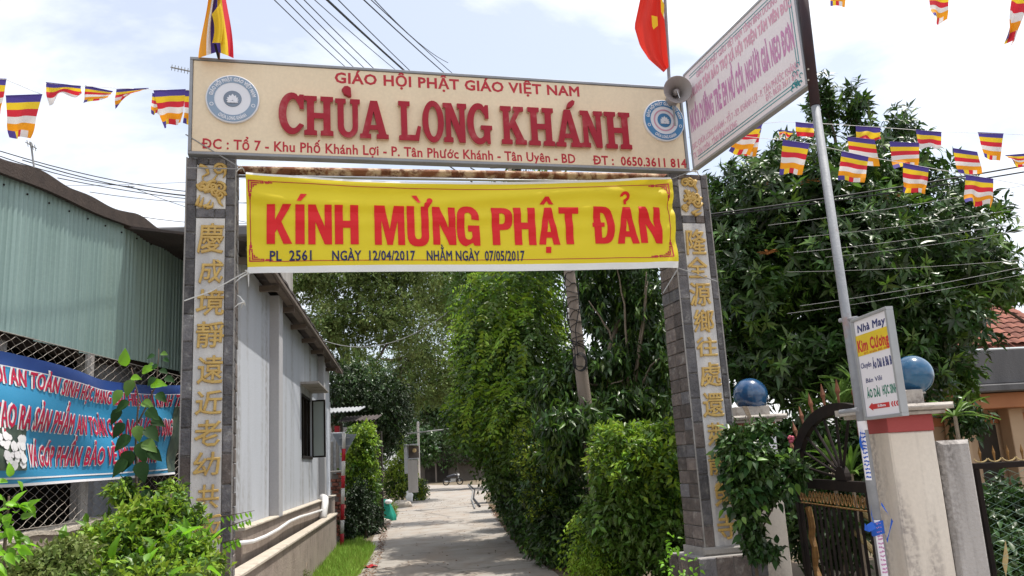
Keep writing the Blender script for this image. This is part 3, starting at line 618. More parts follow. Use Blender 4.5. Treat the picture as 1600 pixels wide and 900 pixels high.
# gate pillars: plaster core, stone tiles on every seen face, white panel with gold characters
PD = 0.42; PT = -.02
def pillar(name, label, pxL, pxR, ytop, ymid, panel, relief, strip_y, panel_y, chars, base_px, side, seed, pyl):
    random.seed(seed)
    uL = G.hit(*pxL, PT)[0]; uR = G.hit(*pxR, PT)[0]; vT = vb-.005
    t = thing(name, label, 'gate pillar', G.p((uL+uR)/2, 0, PT-PD/2))
    MB().box(G, uL+.012, uR-.012, 0, vT, PT-PD+.012, PT-.014).build('core', 'mortar', t)
    pu0 = G.hit(panel[0], ymid, PT)[0]; pu1 = G.hit(panel[1], ymid, PT)[0]
    V = lambda y, x: G.hit(x, y, PT)[1]; xc = (panel[0]+panel[1])/2
    rt_, rb_ = V(relief[0], xc), V(relief[1], xc); pt_, pb_ = V(panel_y[0], xc), panel_y[1]
    # border tiles
    for a_, b_ in ((uL, pu0), (pu1, uR)):
        z = base_px
        while z < vT-.03:
            h = .235+random.random()*.03; z1 = min(z+h, vT)
            if vT-z1 < .06: z1 = vT
            tile(G, a_, b_, z, z1, PT-.016, PT+.006, 'stone_grey' if z > 1.9 or random.random() < .6 else 'stone_brown', t); z = z1
    for a_, b_, m_ in ((rt_, vT, None), (pt_, rb_, None)):
        k = 2; cs = [pu0, pu0+(pu1-pu0)*random.uniform(.35, .65), pu1]
        for q in range(2): tile(G, cs[q], cs[q+1], a_, b_, PT-.016, PT+.008, random.choice(['stone_grey', 'stone_brown']), t)
    MB().box(G, pu0, pu1, rb_, rt_, PT-.016, PT-.002, .003).build('relief_panel', 'plaster_panel', t)
    MB().box(G, pu0+.002, pu1-.002, pb_, pt_, PT-.016, PT+.002, .003).build('inscription_panel', 'plaster_panel', t)
    # side face tiles
    for sgn in (-1, 1):
        S = Frame(*(G.p(uL if sgn < 0 else uR, 0, PT)[:2]), G.th-PI/2 if sgn < 0 else G.th+PI/2)
        ua, ub = (-PD, 0) if sgn < 0 else (0, PD)
        if sgn == side:
            z = base_px; 
            while z < vT-.03:
                z1 = min(z+.125+random.random()*.012, vT); m1 = ua+(ub-ua)*random.uniform(.42, .58)
                if random.random() < .12: tile(S, ua, ub, z, z1, -.012, .007, 'stone_brown', t)
                else:
                    for c_, d_ in ((ua, m1), (m1, ub)): tile(S, c_, d_, z, z1, -.012, .007, random.choice(['stone_brown', 'stone_brown', 'stone_grey']), t)
                z = z1
        else:
            z = base_px
            while z < vT-.03: z1 = min(z+.24, vT); tile(S, ua, ub, z, z1, -.012, .005, 'stone_grey', t); z = z1
        MB().box(G, (uL if sgn < 0 else uR)-.006, (uL if sgn < 0 else uR)+.006, base_px, vT, PT+.001, PT+.008).build('joint_line', 'mortar', t)
    # plinth
    MB().box(G, uL-.14, uR+.14, 0, base_px-.02, PT-PD-.12, PT+.12, .01).build('plinth', 'mortar', t)
    for k in range(4):
        du = (uR-uL+.28)/4
        for r_ in range(3):
            h = (base_px-.02)/3; tile(G, uL-.14+du*k, uL-.14+du*(k+1), h*r_, h*(r_+1), PT+.115, PT+.135, random.choice(['stone_grey', 'stone_brown']), t)
    S = Frame(*(G.p(uL-.14, 0, PT+.12)[:2]), G.th-PI/2)
    for k in range(3):
        for r_ in range(3): h = (base_px-.02)/3; tile(S, -(PD+.24)/3*(k+1), -(PD+.24)/3*k, h*r_, h*(r_+1), -.01, .014, 'stone_brown', t)
    MB().box(G, uL-.03, uR+.03, base_px-.02, base_px+.06, PT-PD-.02, PT+.03, .02).build('base_moulding', 'concrete', t)
    for ch, xa, xb, ya, yb in chars:
        q0 = G.hit(xa, (ya+yb)/2, PT+.02); q1 = G.hit(xb, (ya+yb)/2, PT+.02); vt_ = G.hit((xa+xb)/2, ya, PT+.02)[1]; vb_ = G.hit((xa+xb)/2, yb, PT+.02)[1]
        text(G, ch, None, None, 1, PT+.001, .022, 'gold', t, bold=.015, name='character', box=(q0[0], q1[0], vb_, vt_), res=1, shear=.05)
    # carved cloud and dragon relief: scrolls and flames
    rr = random.Random(seed); cu, cv = (pu0+pu1)/2, (rt_+rb_)/2; W_, H_ = (pu1-pu0)*.5, (rt_-rb_)*.5
    def scroll(x, y, s_, a0, dirn, turns=1.5):
        n = 16; pts = []; rs = []
        for k in range(n+1):
            q = k/n; a_ = a0+dirn*q*turns*2*PI; r_ = s_*(1-.85*q); pts.append(G.p(cu+W_*x+r_*math.cos(a_), cv+H_*y+r_*math.sin(a_), PT+.010+.008*q)); rs.append(.016*(1-.3*q))
        MB().tube(pts, rs, 6).build('scroll', 'gold', t, smooth=True)
    def flame(P, r0=.022):
        pts = [G.p(cu+W_*x, cv+H_*y, PT+.010+.004*math.sin(k*2)) for k, (x, y) in enumerate(P)]
        Q = []; 
        for k in range(len(pts)-1):
            for q in (0, .33, .66): Q.append(pts[k]*(1-q)+pts[k+1]*q)
        Q.append(pts[-1]); MB().tube(Q, list(np.linspace(r0, .004, len(Q))), 6).build('flame', 'gold', t, smooth=True)
    if side > 0:
        for s_ in [(.55,.8,.06,0,1),(.1,-.02,.06,1,1),(.6,-.05,.055,2,-1),(.62,-.4,.05,0,1),(-.55,.05,.05,3,1),(.3,-.25,.045,0,-1),(-.62,-.05,.04,1,1)]: scroll(*s_)
        for P in [[(-.8,.95),(-.35,.85),(-.2,.6),(-.6,.45),(-.55,.2)],[(-.3,.1),(.1,.25),(.45,.6)],[(-.5,-.25),(.05,-.1),(.5,.2)],[(-.1,.15),(-.4,-.3),(.1,-.2)],[(.5,-.5),(.6,-.75),(.85,-.9)],
                  [(-.95,-.9),(-.85,-.6),(-.75,-.4)],[(-.75,-.95),(-.6,-.7),(-.5,-.5)],[(-.5,-.95),(-.2,-.85),(0,-.6)],[(-.3,-.97),(.1,-.93),(.15,-.7)],[(.9,.95),(.95,.6),(.8,.4)]]: flame(P)
    else:
        for s_ in [(-.45,.8,.05,0,1),(.0,.8,.05,2,-1),(.1,-.1,.06,1,1),(.45,-.3,.055,0,-1),(-.2,.1,.05,3,1),(.4,.05,.05,2,1),(-.7,-.6,.035,0,1)]: scroll(*s_)
        for P in [[(.5,.95),(.35,.6),(.6,.4),(.5,.15)],[(-.7,-.2),(-.2,0),(.2,.3)],[(-.4,-.4),(0,-.15),(.5,-.1)],[(-.2,.35),(-.3,.1),(.1,-.1)],[(.8,0),(.6,-.3),(.3,-.5)],[(-.9,-.5),(-.6,-.8),(-.3,-.6)],
                  [(-.1,-.9),(.3,-.75),(.8,-.6)],[(.1,-.97),(.5,-.92),(.8,-.8)],[(-.5,.4),(-.35,.2),(-.1,.1)]]: flame(P)
    return t
LCH = [('慶',308,350,348,396),('成',310,349,405,443),('境',306,350,451,493),('靜',306,350,502,543),('遠',307,348,555,600),('近',304,347,610,648),('老',303,346,656,697),('幼',301,344,706,744),('共',307,342,757,795),('皈',303,346,804,844),('依',302,345,856,898)]
RCH = [('隆',1072,1104,358,398),('全',1075,1106,401,434),('源',1078,1111,441,478),('鄉',1084,1117,483,519),('往',1089,1121,526,557),('處',1094,1127,566,604),('還',1098,1131,613,652),('萊',1106,1132,660,697),('龍',1108,1138,705,742),('榮',1117,1146,752,792),('寺',1122,1152,804,843)]
pillar('gate_pillar', 'grey stone tiled left gate pillar with a column of gold characters starting 慶成境', (290.8,300), (368.2,300), 245, 350, (305.8,352), (258,326), None, (341,.4), LCH, .36, 1, 11, None)
pillar('gate_pillar', 'grey stone tiled right gate pillar, brown tiled side, gold characters ending in 寺 above a stained plinth', (1051,350), (1111,350), 262, 380, (1069.5,1105), (281,337), None, (349,.72), RCH, .68, -1, 23, None)

# yellow banner
BWO = .10
def ywarp(u, v):
    x = u/4.0; tp_ = 4.12-.10*math.sin(PI*min(max(x, 0), 1)); q = (tp_-v)
    f = math.exp(-max(q, 0)*5); return (u, v, .010*math.sin(u*2.3+v*1.1)+.012*f*math.sin(q*34-2*math.sin(u*1.3))+.003*math.sin(v*24+u*2.2)+.012*math.exp(-(u-.5)*2.2)*math.sin((v+u*.6)*18)+.012*math.exp(-(4.5-u)*2.2)*math.sin((v-u*.6)*18))
yb_ = thing('banner', 'yellow cloth banner with large red capitals hung below the signboard between the gate pillars', 'banner', G.p(2.6, 3.4, BWO))
top = [G.hit(x, y, BWO) for x, y in ((384,272.5),(470,279),(560,285),(640,287.5),(720,288),(800,287.5),(900,285.5),(980,283),(1049.5,279))]
bot = [G.hit(x, y, BWO) for x, y in ((386.5,417),(470,415.5),(560,414.5),(640,414),(720,413.5),(800,412.5),(900,411.5),(980,410.5),(1059,409))]
bo2 = [G.hit(x, y, BWO) for x, y in ((386.5,426.5),(470,426),(560,425),(640,424.5),(720,424),(800,423.5),(900,422),(980,420.5),(1060,418.5))]
def lerp(P, s):
    k = min(int(s*(len(P)-1)), len(P)-2); f = s*(len(P)-1)-k; return P[k][0]*(1-f)+P[k+1][0]*f, P[k][1]*(1-f)+P[k+1][1]*f
def patch(A, B, nu, nv, m, name, par, t0=0, t1=1, s0=0, s1=1, off=0.0):
    def fn(s, t):
        s = s0+(s1-s0)*s; a = lerp(A, s); b = lerp(B, s); t = t0+(t1-t0)*t; u = a[0]*(1-t)+b[0]*t; v = a[1]*(1-t)+b[1]*t
        q = ywarp(u, v); return G.p(u, v, BWO+q[2]+off)
    return MB().grid(fn, nu, nv).build(name, m, par, smooth=True)
patch(bot, top, 120, 36, 'banner_yellow', 'cloth', yb_); patch(bo2, bot, 80, 2, 'banner_white', 'lower_hem', yb_)
patch(top, [(u, v+.022) for u, v in top], 80, 1, 'banner_white', 'upper_hem', yb_)
for (s0, s1, t0, t1) in ((.05, .95, .935, .943), (.05, .95, .052, .060), (.0075, .0095, .24, .76), (.984, .986, .24, .76)): patch(bot, top, 60 if s1-s0 > .1 else 1, 1 if s1-s0 > .1 else 10, 'text_red', 'border_line', yb_, t0, t1, s0, s1, .0035)
def key(s, t, fx, fy):   # fret ornament in a corner
    pts = [[(0,.5),(0,0),(.5,0)],[(.12,.42),(.12,.1),(.42,.1)],[(.5,0),(.62,.0),(.62,.09),(.5,.09)],[(0,.5),(0,.62),(.1,.62),(.1,.5)],[(.2,.3),(.2,.2),(.32,.2)],[(.7,.02),(.85,.02),(.85,.08),(.74,.08)],[(.02,.7),(.02,.85),(.08,.85),(.08,.74)],[(.85,.05),(1,.05)],[(.05,.85),(.05,1)]]
    for L_ in pts:
        for (a, b), (c, d) in zip(L_[:-1], L_[1:]):
            x0, x1 = sorted((a, c)); y0, y1 = sorted((b, d)); S = .052; T = .2; e = .016
            q = [s+fx*(x0*S-e*.1), s+fx*(x1*S+e*.1), t+fy*(y0*T-e*.4), t+fy*(y1*T+e*.4)]
            patch(bot, top, 1, 1, 'text_red', 'corner_fret', yb_, min(q[2:]), max(q[2:]), min(q[:2]), max(q[:2]), .0038)
for s, fx in ((.006, 1), (.988, -1)):
    for t, fy in ((.935, -1), (.06, 1)): key(s, t, fx, fy)
YL = [('K',416.5,456.5,319,381),('I',461.5,476,320,381.5),('N',481.5,518.5,320.5,382),('H',523,560,321.5,382),('M',585,632,322.5,383),('U',636,670,323,384),('N',676,712,323.5,382.5),('G',714,749.5,322.5,383.5),('P',769,801.5,324,382.5),('H',803.5,837,324,382.5),('A',841,874,324.5,382),('T',874,904.5,324.5,381.5),('D',928,959.5,324,381),('A',963,996,324.5,381),('N',998.5,1032.5,324,380.5)]
ww = BWO+.005
for ch, xa, xb, ya, yb in YL:
    ym = (ya+yb)/2; a = G.hit(xa, ym, ww)[0]; b = G.hit(xb, ym, ww)[0]; t_ = G.hit((xa+xb)/2, ya, ww)[1]; b_ = G.hit((xa+xb)/2, yb, ww)[1]
    glyph(G, SANS[ch], (a, b, b_, t_), ww, .003, 'banner_red', yb_, 'letter', warp=ywarp)
def ymark(pts, hole=None):
    q = [G.hit(x, y, ww+.002) for x, y in pts]; us = [p[0] for p in q]; vs = [p[1] for p in q]
    b = (min(us), max(us), min(vs), max(vs)); n = [((p[0]-b[0])/(b[1]-b[0])*1.0, (p[1]-b[2])/(b[3]-b[2])) for p in q]
    glyph(G, [n], b, ww+.0012, .003, 'banner_red', yb_, 'accent_mark', warp=ywarp)
ymark([(463.5,314.5),(470.5,314.5),(479.5,303),(469.5,302.5)]); ymark([(643,305),(651,305),(657,317),(652,317)])
ymark([(662,327)]+[(663,318)]+[(671+4.6*math.cos(math.radians(a)), 314-4.6*math.sin(math.radians(a))) for a in range(200, -60, -20)]+[(671,322),(668,327)])
ymark([(843.5,319),(851.5,307.5),(857,307.5),(865,319),(858,319),(854.3,313.5),(850.5,319)]); ymark([(853.5,385.5),(861.5,385.5),(861.5,395),(853.5,395)])
ymark([(925.5,348),(944,348),(944,355),(925.5,355)]); ymark([(968.5,308)]+[(976+7.5*math.cos(math.radians(a)), 307.5-7.5*math.sin(math.radians(a))) for a in range(170, -45, -18)]+[(978.5,315),(978.5,319),(974.5,319),(974.5,312)]+[(976+3.2*math.cos(math.radians(a)), 307.5-3.2*math.sin(math.radians(a))) for a in range(-30, 171, 25)])
for s_, xa, xb, y in (('PL  2561',421.5,487,407),('NGÀY  12/04/2017',519,649,407.3),('NHẰM NGÀY  07/05/2017',667,820.5,407)): tl(G, s_, (xa,y), (xb,y-.3), 15.5, ww, 'print_navy', yb_, .022, depth=.002, warp=ywarp)
# cords tying the banner
for lab, pts in (('grey cord tied across the left gate pillar from the signboard corner', [(290,210),(372,260)]), ('grey wire round the left pillar top to the yellow banner corner', [(291,262),(381,264)]), ('white twine knotted on the left pillar at the lower banner corner', [(288,470),(330,455),(386,424)]),
                 ('grey cord across the right pillar top from the banner corner', [(1049,280),(1100,259)]), ('thin cord from the lower banner corner across the right pillar', [(1060,419),(1121,440)]), ('thin cord from the lower banner corner down behind the right pillar', [(1059,420),(1036,458)])):
    wire([G.p(*G.hit(x, y, .05), .05) for x, y in pts], .006, 'wire_grey' if 'twine' not in lab else 'wire_white', name='tie_cord', label=lab, cat='cord', n=4, group='cords tying the banner to the gate')
for px, py, lab in ((378,262,'grey plastic bag end knotted at the top left banner corner'), (388,252+175,'white twine knot at the bottom left banner corner'), (381,472,'white frayed twine knot on the edge of the left pillar'), (1089,262+6,'pale frayed rope knot under the right end of the signboard')):
    c = G.p(*G.hit(px, py, .06), .06); b = MB()
    for k in range(5):
        d = rng.normal(size=3)*.05; b.tube([c, c+d*.6+np.array([0, 0, .01]), c+d], [.008, .006, .002], 5)
    b.build('twine_knot', 'wire_white', label=lab, cat='knot', group='knots on the gate')

# horn loudspeaker
hc = at(1058.5, 141, 8.05); ax = nrm(np.array([-.02, -1, -.12])); sp = thing('horn_loudspeaker', 'round grey horn loudspeaker fixed at the top right corner of the gate signboard', 'loudspeaker', hc-np.array([0, 0, .15]))
MB().lathe(hc, [(.03, -.26), (.045, -.2), (.06, -.12), (.10, -.03), (.145, .02), (.148, .026), (.145, .03), (.138, .024), (.096, -.02), (.055, -.1), (.03, -.14)], 32, ax).build('horn', 'speaker_grey', sp, smooth=True)
MB().lathe(hc, [(.002, -.14), (.034, -.13), (.036, -.06), (.028, -.03), (.012, -.02), (.002, -.018)], 16, ax).build('throat', 'speaker_grey', sp, smooth=True)
MB().lathe(hc, [(.055, -.42), (.07, -.40), (.07, -.27), (.045, -.24)], 16, ax).build('driver', 'speaker_grey', sp, smooth=True)
MB().tube([hc+ax*-.02, hc+ax*.02+np.array([.01, 0, -.10])], .007, 6).build('brace', 'chrome', sp)
MB().tube([hc+ax*-.3, hc+ax*-.3+np.array([0, .0, -.3])], .012, 6).build('bracket', 'alu', sp)

# ---------------------------------------------------------------- flags
FC = ['flag_blue', 'flag_yellow', 'flag_red', 'flag_white', 'flag_orange']
def flag(c4, Y, label, rows=6, amp=.03, dy=(0, 0), group='small Buddhist flags on the strings', seed=0, fold=1.0, name='bunting_flag', cat='flag'):
    A, B, C_, D2 = [at(x, y, Y+o) for (x, y), o in zip(c4, (0, 0, dy[0], dy[1]))]; r = random.Random(seed); ph = r.random()*6; f1 = 1+r.random()*2
    def S(s, t):
        p = (A*(1-s)+B*s)*(1-t)+(C_*(1-s)+D2*s)*t
        nn = np.cross(B-A, C_-A); nn /= np.linalg.norm(nn)
        q = t*(.35+.65*t)
        return p + nn*amp*(math.sin(s*3.5*f1+ph+t*2)*q*1.6+.5*math.sin(t*9+ph+s*3)*q)+np.array([0, 0, .005*math.sin(s*5+ph)*t*fold])
    T = thing(name, label, cat, (A+B)/2, group); 
    for k in range(min(rows, 5)):
        t0, t1 = k/rows, (k+1)/rows; MB().grid(lambda s, t: S(s, t0+(t1-t0)*t), 14, 3).build('stripe', FC[k], T, smooth=True)
    if rows >= 6:
        for k in range(5): s0, s1 = k/5, (k+1)/5; MB().grid(lambda s, t: S(s0+(s1-s0)*s, 5/6+t/6), 3, 3).build('stripe', FC[k], T, smooth=True)
    MB().tube([S(s/6, -.004) for s in range(7)], .004, 4).build('hem', 'flag_blue', T)
    return T
FL = [
 ([(1223,219),(1265,225),(1218,271),(1253,273)], 7.0, 6, 'flat hanging flag just left of the tall grey pole'),
 ([(1315,237),(1357,246),(1310,282),(1350,285)], 7.0, 6, 'flag just right of the grey pole on the lower string'),
 ([(1337,197),(1376,200),(1339,221),(1373,222)], 7.6, 3, 'short folded flag on the upper string right of the pole'),
 ([(1324,214),(1367,219),(1329,254),(1374,260)], 7.3, 6, 'flag half hidden behind the one right of the pole, its lower squares showing'),
 ([(1390,222),(1436,224),(1396,266),(1437,258)], 7.3, 6, 'flag above the yellow-tipped branch, overlapped at its lower right'),
 ([(1411,255),(1451,263),(1409,299),(1449,303)], 7.0, 6, 'flag hanging over the thick pair of wires, in front of another'),
 ([(1431,203),(1471,207),(1435,230),(1471,232)], 7.6, 4, 'curled flag showing four stripes against the cloud'),
 ([(1489,232),(1527,238),(1496,272),(1538,271)], 7.3, 6, 'flag with a dark blue first square, right of the tree top, swinging right'),
 ([(1509,274),(1552,280),(1507,319),(1552,321)], 7.0, 6, 'lowest flag, hanging above the branch at the right'),
 ([(1528,207),(1568,209),(1537,246),(1562,252)], 7.6, 6, 'flag twisted to a point against the white cloud'),
 ([(1571,243),(1606,240),(1580,252),(1612,262)], 7.6, 6, 'small curled flag cut by the right edge of the view'),
 ([(1243,191),(1271,194),(1243,212),(1271,214)], 7.4, 3, 'short three-striped flag behind the grey pole'),
 ([(1160,196),(1192,193),(1138,238),(1172,243)], 7.9, 6, 'crumpled flag partly behind the lower edge of the white sign'),
 ([(1150,212),(1190,200),(1152,240),(1180,245)], 8.2, 6, 'second crumpled flag behind the lower edge of the white sign, showing orange'),
 ([(1216,203),(1240,206),(1220,214),(1236,214)], 7.6, 5, 'tiny rolled flag left of the grey pole'),
 ([(1295,-40),(1327,-38),(1299,8),(1318,12)], 5.2, 6, 'flag tip above, right of the dark pole at the top edge'),
 ([(1450,-14),(1484,-12),(1456,31),(1478,34)], 5.2, 6, 'flag hanging from the top edge over blue sky'),
 ([(1584,-28),(1614,-22),(1570,62),(1588,67)], 5.2, 6, 'long slanting flag in the top right corner'),
 ([(-30,120),(10,124),(-26,182),(2,180)], 5.2, 6, 'flag cut by the left edge of the view'),
 ([(9,150),(66,148),(15,214),(46,216)], 5.2, 6, 'large flat flag above the brown roof at the far left'),
 ([(72,129),(126,135),(72,157),(126,146)], 6.0, 4, 'flag folded in half beside the large one at the left'),
 ([(133,134),(176,143),(130,162),(170,152)], 6.2, 6, 'bow-shaped twisted flag on the left string'),
 ([(182,140),(232,138),(177,165),(206,148)], 6.4, 6, 'rolled flag pulled thin towards the right on the left string'),
 ([(240,142),(290,140),(253,198),(286,193)], 6.6, 6, 'flag next to the left end of the signboard'),
 ([(238,146),(262,150),(236,176),(252,180)], 6.9, 6, 'flag seen edge on, behind the one beside the signboard'),
 ([(288,142),(312,141),(288,194),(310,196)], 7.6, 6, 'flag whose right half is hidden by the signboard')]
for k, (c4, Y, rows, lab) in enumerate(FL): flag(c4, Y, 'small striped '+lab, rows, .010+.009*(k % 3), ((-.05, .06)[k % 2], (.05, -.04)[k % 2]), seed=k)
def string(pts, lab, r=.0025, m='wire_white'):
    P = [at(x, y, Y) for x, y, Y in pts]; Q = []
    for k in range(len(P)-1):
        for t in np.linspace(0, 1, 5)[:-1]: Q.append(P[k]*(1-t)+P[k+1]*t)
    MB().tube(Q+[P[-1]], r, 4).build('bunting_string', m, label=lab, cat='string', group='strings that carry the small flags')
string([(1075,215,8.3),(1160,196,8.0),(1223,190,7.6),(1300,194,7.6),(1376,199,7.6),(1471,206,7.6),(1568,209,7.6),(1660,214,7.6)], 'upper white bunting string from the gate past the grey pole')
string([(1078,240,8.3),(1150,212,8.0),(1223,219,7.1),(1265,224,7.05),(1357,245,7.0),(1451,262,7.0),(1552,280,7.0),(1660,300,7.0)], 'lower white bunting string from the gate past the grey pole')
string([(1200,-60,5.2),(1327,-39,5.2),(1484,-13,5.2),(1614,-24,5.2)], 'bunting string just above the top edge at the right')
string([(-60,118,5.1),(9,124,5.2),(66,148,5.2),(72,130,6.0),(126,134,6.0),(176,137,6.2),(240,140,6.6),(296,141,7.1)], 'bunting string from the signboard to the left edge')

# big draped flags on the gate
def drape(name, fn, nu, nv, m, par, s0=0, s1=1): return MB().grid(lambda s, t: fn(s0+(s1-s0)*s, t), nu, nv).build(name, m, par, smooth=True)
lf = thing('hanging_flag', 'large limp Buddhist flag on a short pole above the left end of the signboard', 'flag', at(341, 90, 7.15))
def LFn(s, t):
    px = 328+22*s+(t)*(-16+30*s)+2.5*math.sin(t*5+s*4); py = -45+t*136-10*(1-abs(2*s-1))*t
    return at(px, py, 7.12+.05*math.sin(s*13+t*2))
bands = [(0,.22,'flag_orange'),(.22,.34,'flag_white'),(.34,.6,'flag_blue'),(.6,.82,'flag_yellow'),(.82,1,'flag_red')]
for a_, b_, m_ in bands: drape('stripe', LFn, 6, 16, m_, lf, a_, b_)
def LF2(s, t): return at(331+14*s+4*math.sin(t*3), 22+t*45-18*s*(1-t), 7.06+.02*math.sin(s*6))
drape('loose_fold', LF2, 6, 8, 'flag_yellow', lf)
MB().tube([at(336, 69, 7.1), at(341.5, 90, 7.13)], .012, 8).build('pole_foot', 'black_metal', lf); MB().tube([at(346, -60, 7.2), at(342, 92, 7.2)], .011, 8).build('pole', 'rust_orange', lf)
rf = thing('hanging_flag', 'limp red national flag with yellow star above the right end of the signboard', 'flag', at(1043, 122, 8.2))
Lx = [(1006,-50),(1000,0),(991,42),(1000,72),(1014,93),(1037,113)]; Rx = [(1028,-50),(1034,0),(1038,30),(1041,60),(1043,85),(1045,104)]
def RFn(s, t):
    k = min(int(t*5), 4); f = t*5-k; a = np.array(Lx[k])*(1-f)+np.array(Lx[k+1])*f; b = np.array(Rx[k])*(1-f)+np.array(Rx[k+1])*f; q = a*(1-s)+b*s
    return at(q[0], q[1], 8.25+.06*math.sin(s*9+t*2.5)*(1-.3*t))
drape('cloth', RFn, 20, 24, 'flag_vn', rf)
def st(px, py, r, a0=0): return [(px+(r if k % 2 == 0 else r*.42)*math.sin(a0+k*PI/5), py-(r if k % 2 == 0 else r*.42)*math.cos(a0+k*PI/5)) for k in range(10)]
MB().add([at(x, y, 8.14) for x, y in [(1018,24),(1027,26),(1028,40),(1021,46),(1019,40)]]+[at(x, y, 8.15) for x, y in [(1018,24),(1027,26),(1028,40),(1021,46),(1019,40)]], [(4,3,2,1,0),(5,6,7,8,9)]+[(k,(k+1)%5,5+(k+1)%5,5+k) for k in range(5)]).build('star', 'flag_yellow', rf)
MB().add([at(x, y, 8.13) for x, y in [(1032,-8),(1038,8),(1037,28),(1033,18)]]+[at(x, y, 8.14) for x, y in [(1032,-8),(1038,8),(1037,28),(1033,18)]], [(3,2,1,0),(4,5,6,7)]+[(k,(k+1)%4,4+(k+1)%4,4+k) for k in range(4)]).build('star_point', 'flag_yellow', rf)
MB().tube([at(1036, -60, 8.33), at(1046, 135, 8.33)], .018, 8).build('pole', 'galv', rf)

# ---------------------------------------------------------------- tall pole and the two signs on it
PY = 6.3
pole = thing('sign_pole', 'tall thin galvanised pole with a black painted top carrying two signs', 'pole', gr(1391, 1010)*[1, 1, 0])
pa, pb, pc_ = at(1252, -30, PY), at(1274, 166, PY), at(1391, 960, PY); d = (pc_-pb)/np.linalg.norm(pc_-pb); foot = pb+d*((pb[2]+.1)/-d[2]); WL[pole.name] = np.array([foot[0], foot[1], 0]); pole.location = WL[pole.name]
MB().tube([pb, foot], [.034, .037], 20).build('shaft', 'galv', pole, smooth=True)
MB().tube([pa+(pa-pb)*.3, pb-d*.01], .040, 20).build('upper_shaft', 'pole_black', pole, smooth=True)
for y in (108, 125): MB().tube([at(1263, y, PY-.04), at(1263, y, PY-.052)], .008, 6).build('bolt', 'chrome', pole)
wa = at(1078, 268, 8.3); wb = at(1262, 137, 6.33); WS = frame2(wa, wb); LW = np.linalg.norm((wb-wa)[:2])
def wh(px, py): return WS.hit(px, py)
z0 = (wh(1078, 268)[1]+wh(1262, 137)[1])/2; z1 = (wh(1072, 108)[1]+wh(1190, 0)[1])/2; uA = wh(1076, 200)[0]; uB = wh(1252, 60)[0]-.0
ws = thing('white_signboard', 'large white signboard with faded violet lettering fixed between the tall pole and the gate', 'signboard', WS.p((uA+uB)/2, z0, 0))
MB().box(WS, uA+.02, uB-.02, z0+.02, z1-.02, -.05, -.004).build('panel', 'white_sign', ws)
for a in ((uA, uB, z0, z0+.025), (uA, uB, z1-.025, z1)): MB().box(WS, *a, -.06, .004, .003).build('frame_rail', 'alu', ws)
for a in ((uA, uA+.025, z0+.026, z1-.026), (uB-.025, uB, z0+.026, z1-.026)): MB().box(WS, *a, -.06, .004, .003).build('frame_stile', 'sign_frame', ws)
MB().tube([WS.p(uA, z1+.03, -.05), WS.p(uB, z1+.03, -.05)], .008, 6).build('top_wire', 'wire_black', ws)
def wl(t_, q0, q1, cap, m, bold, shear=0, **k):
    a = WS.hit(*q0, -.003); b = WS.hit(*q1, -.003); c = WS.hit(q0[0], q0[1]-cap, -.003)[1]-a[1]; v = (a[1]+b[1])/2 if abs(a[1]-b[1]) < .15 else a[1]
    text(WS, t_, (a[0], v), (b[0], v), c, -.003, .002, m, ws, bold, shear=shear, **k)
wl('GIÁO HỘI PHẬT GIÁO VIỆT NAM TỈNH BÌNH DƯƠNG', (1088.5,121), (1214,4), 10, 'faded_pink', .012)
wl('TRUNG TÂM BẢO TRỢ XÃ HỘI THIỆN TÂM VIÊN ĐỨC', (1079,153), (1237,10), 14, 'faded_pink', .05)
wl('NUÔI DƯỠNG TRẺ EM MỒ CÔI, NGƯỜI GIÀ NEO ĐƠN', (1081,209), (1241.5,69), 33, 'faded_violet', .045)
wl('Đ/C: CHÙA LONG KHÁNH - TỔ 7 - KP. KHÁNH LỢI - P. TÂN PHƯỚC KHÁNH', (1083,237.5), (1247,102), 10, 'faded_pink', .008)
wl('TX. TÂN UYÊN - TỈNH BÌNH DƯƠNG', (1084,250), (1152,196.5), 10, 'faded_pink', .008)
wl('ĐT: 0650 3611 814', (1197,157), (1248,121.5), 11, 'faded_pink', .01)
for o_, q in ((.07, 0), (.10, 0)):
    MB().box(WS, uA+.12, uB-.12, z0+o_, z0+o_+.007, -.004, -.0015).build('border_line', 'teal', ws); MB().box(WS, uA+.12, uB-.12, z1-o_-.007, z1-o_, -.004, -.0015).build('border_line', 'teal', ws)
    MB().box(WS, uB-o_-.007, uB-o_, z0+.22, z1-.12, -.004, -.0015).build('border_line', 'teal', ws)
b = MB(); rr = random.Random(4)
for k in range(16):
    u, v = uB-.06-rr.random()*.16, z0+.05+rr.random()*.2
    if (uB-.06-u)+(v-z0-.05) < .24: b.tube([WS.p(u+.02*math.cos(a*.9), v+.02*math.sin(a*.9), -.002) for a in range(6)], .004, 4)
b.build('corner_scroll', 'teal', ws)
MB().tube([WS.p(uB-.03, z0+.1, -.05), pb+np.array([0, 0, .1])], .012, 6).build('bracket', 'alu', ws)
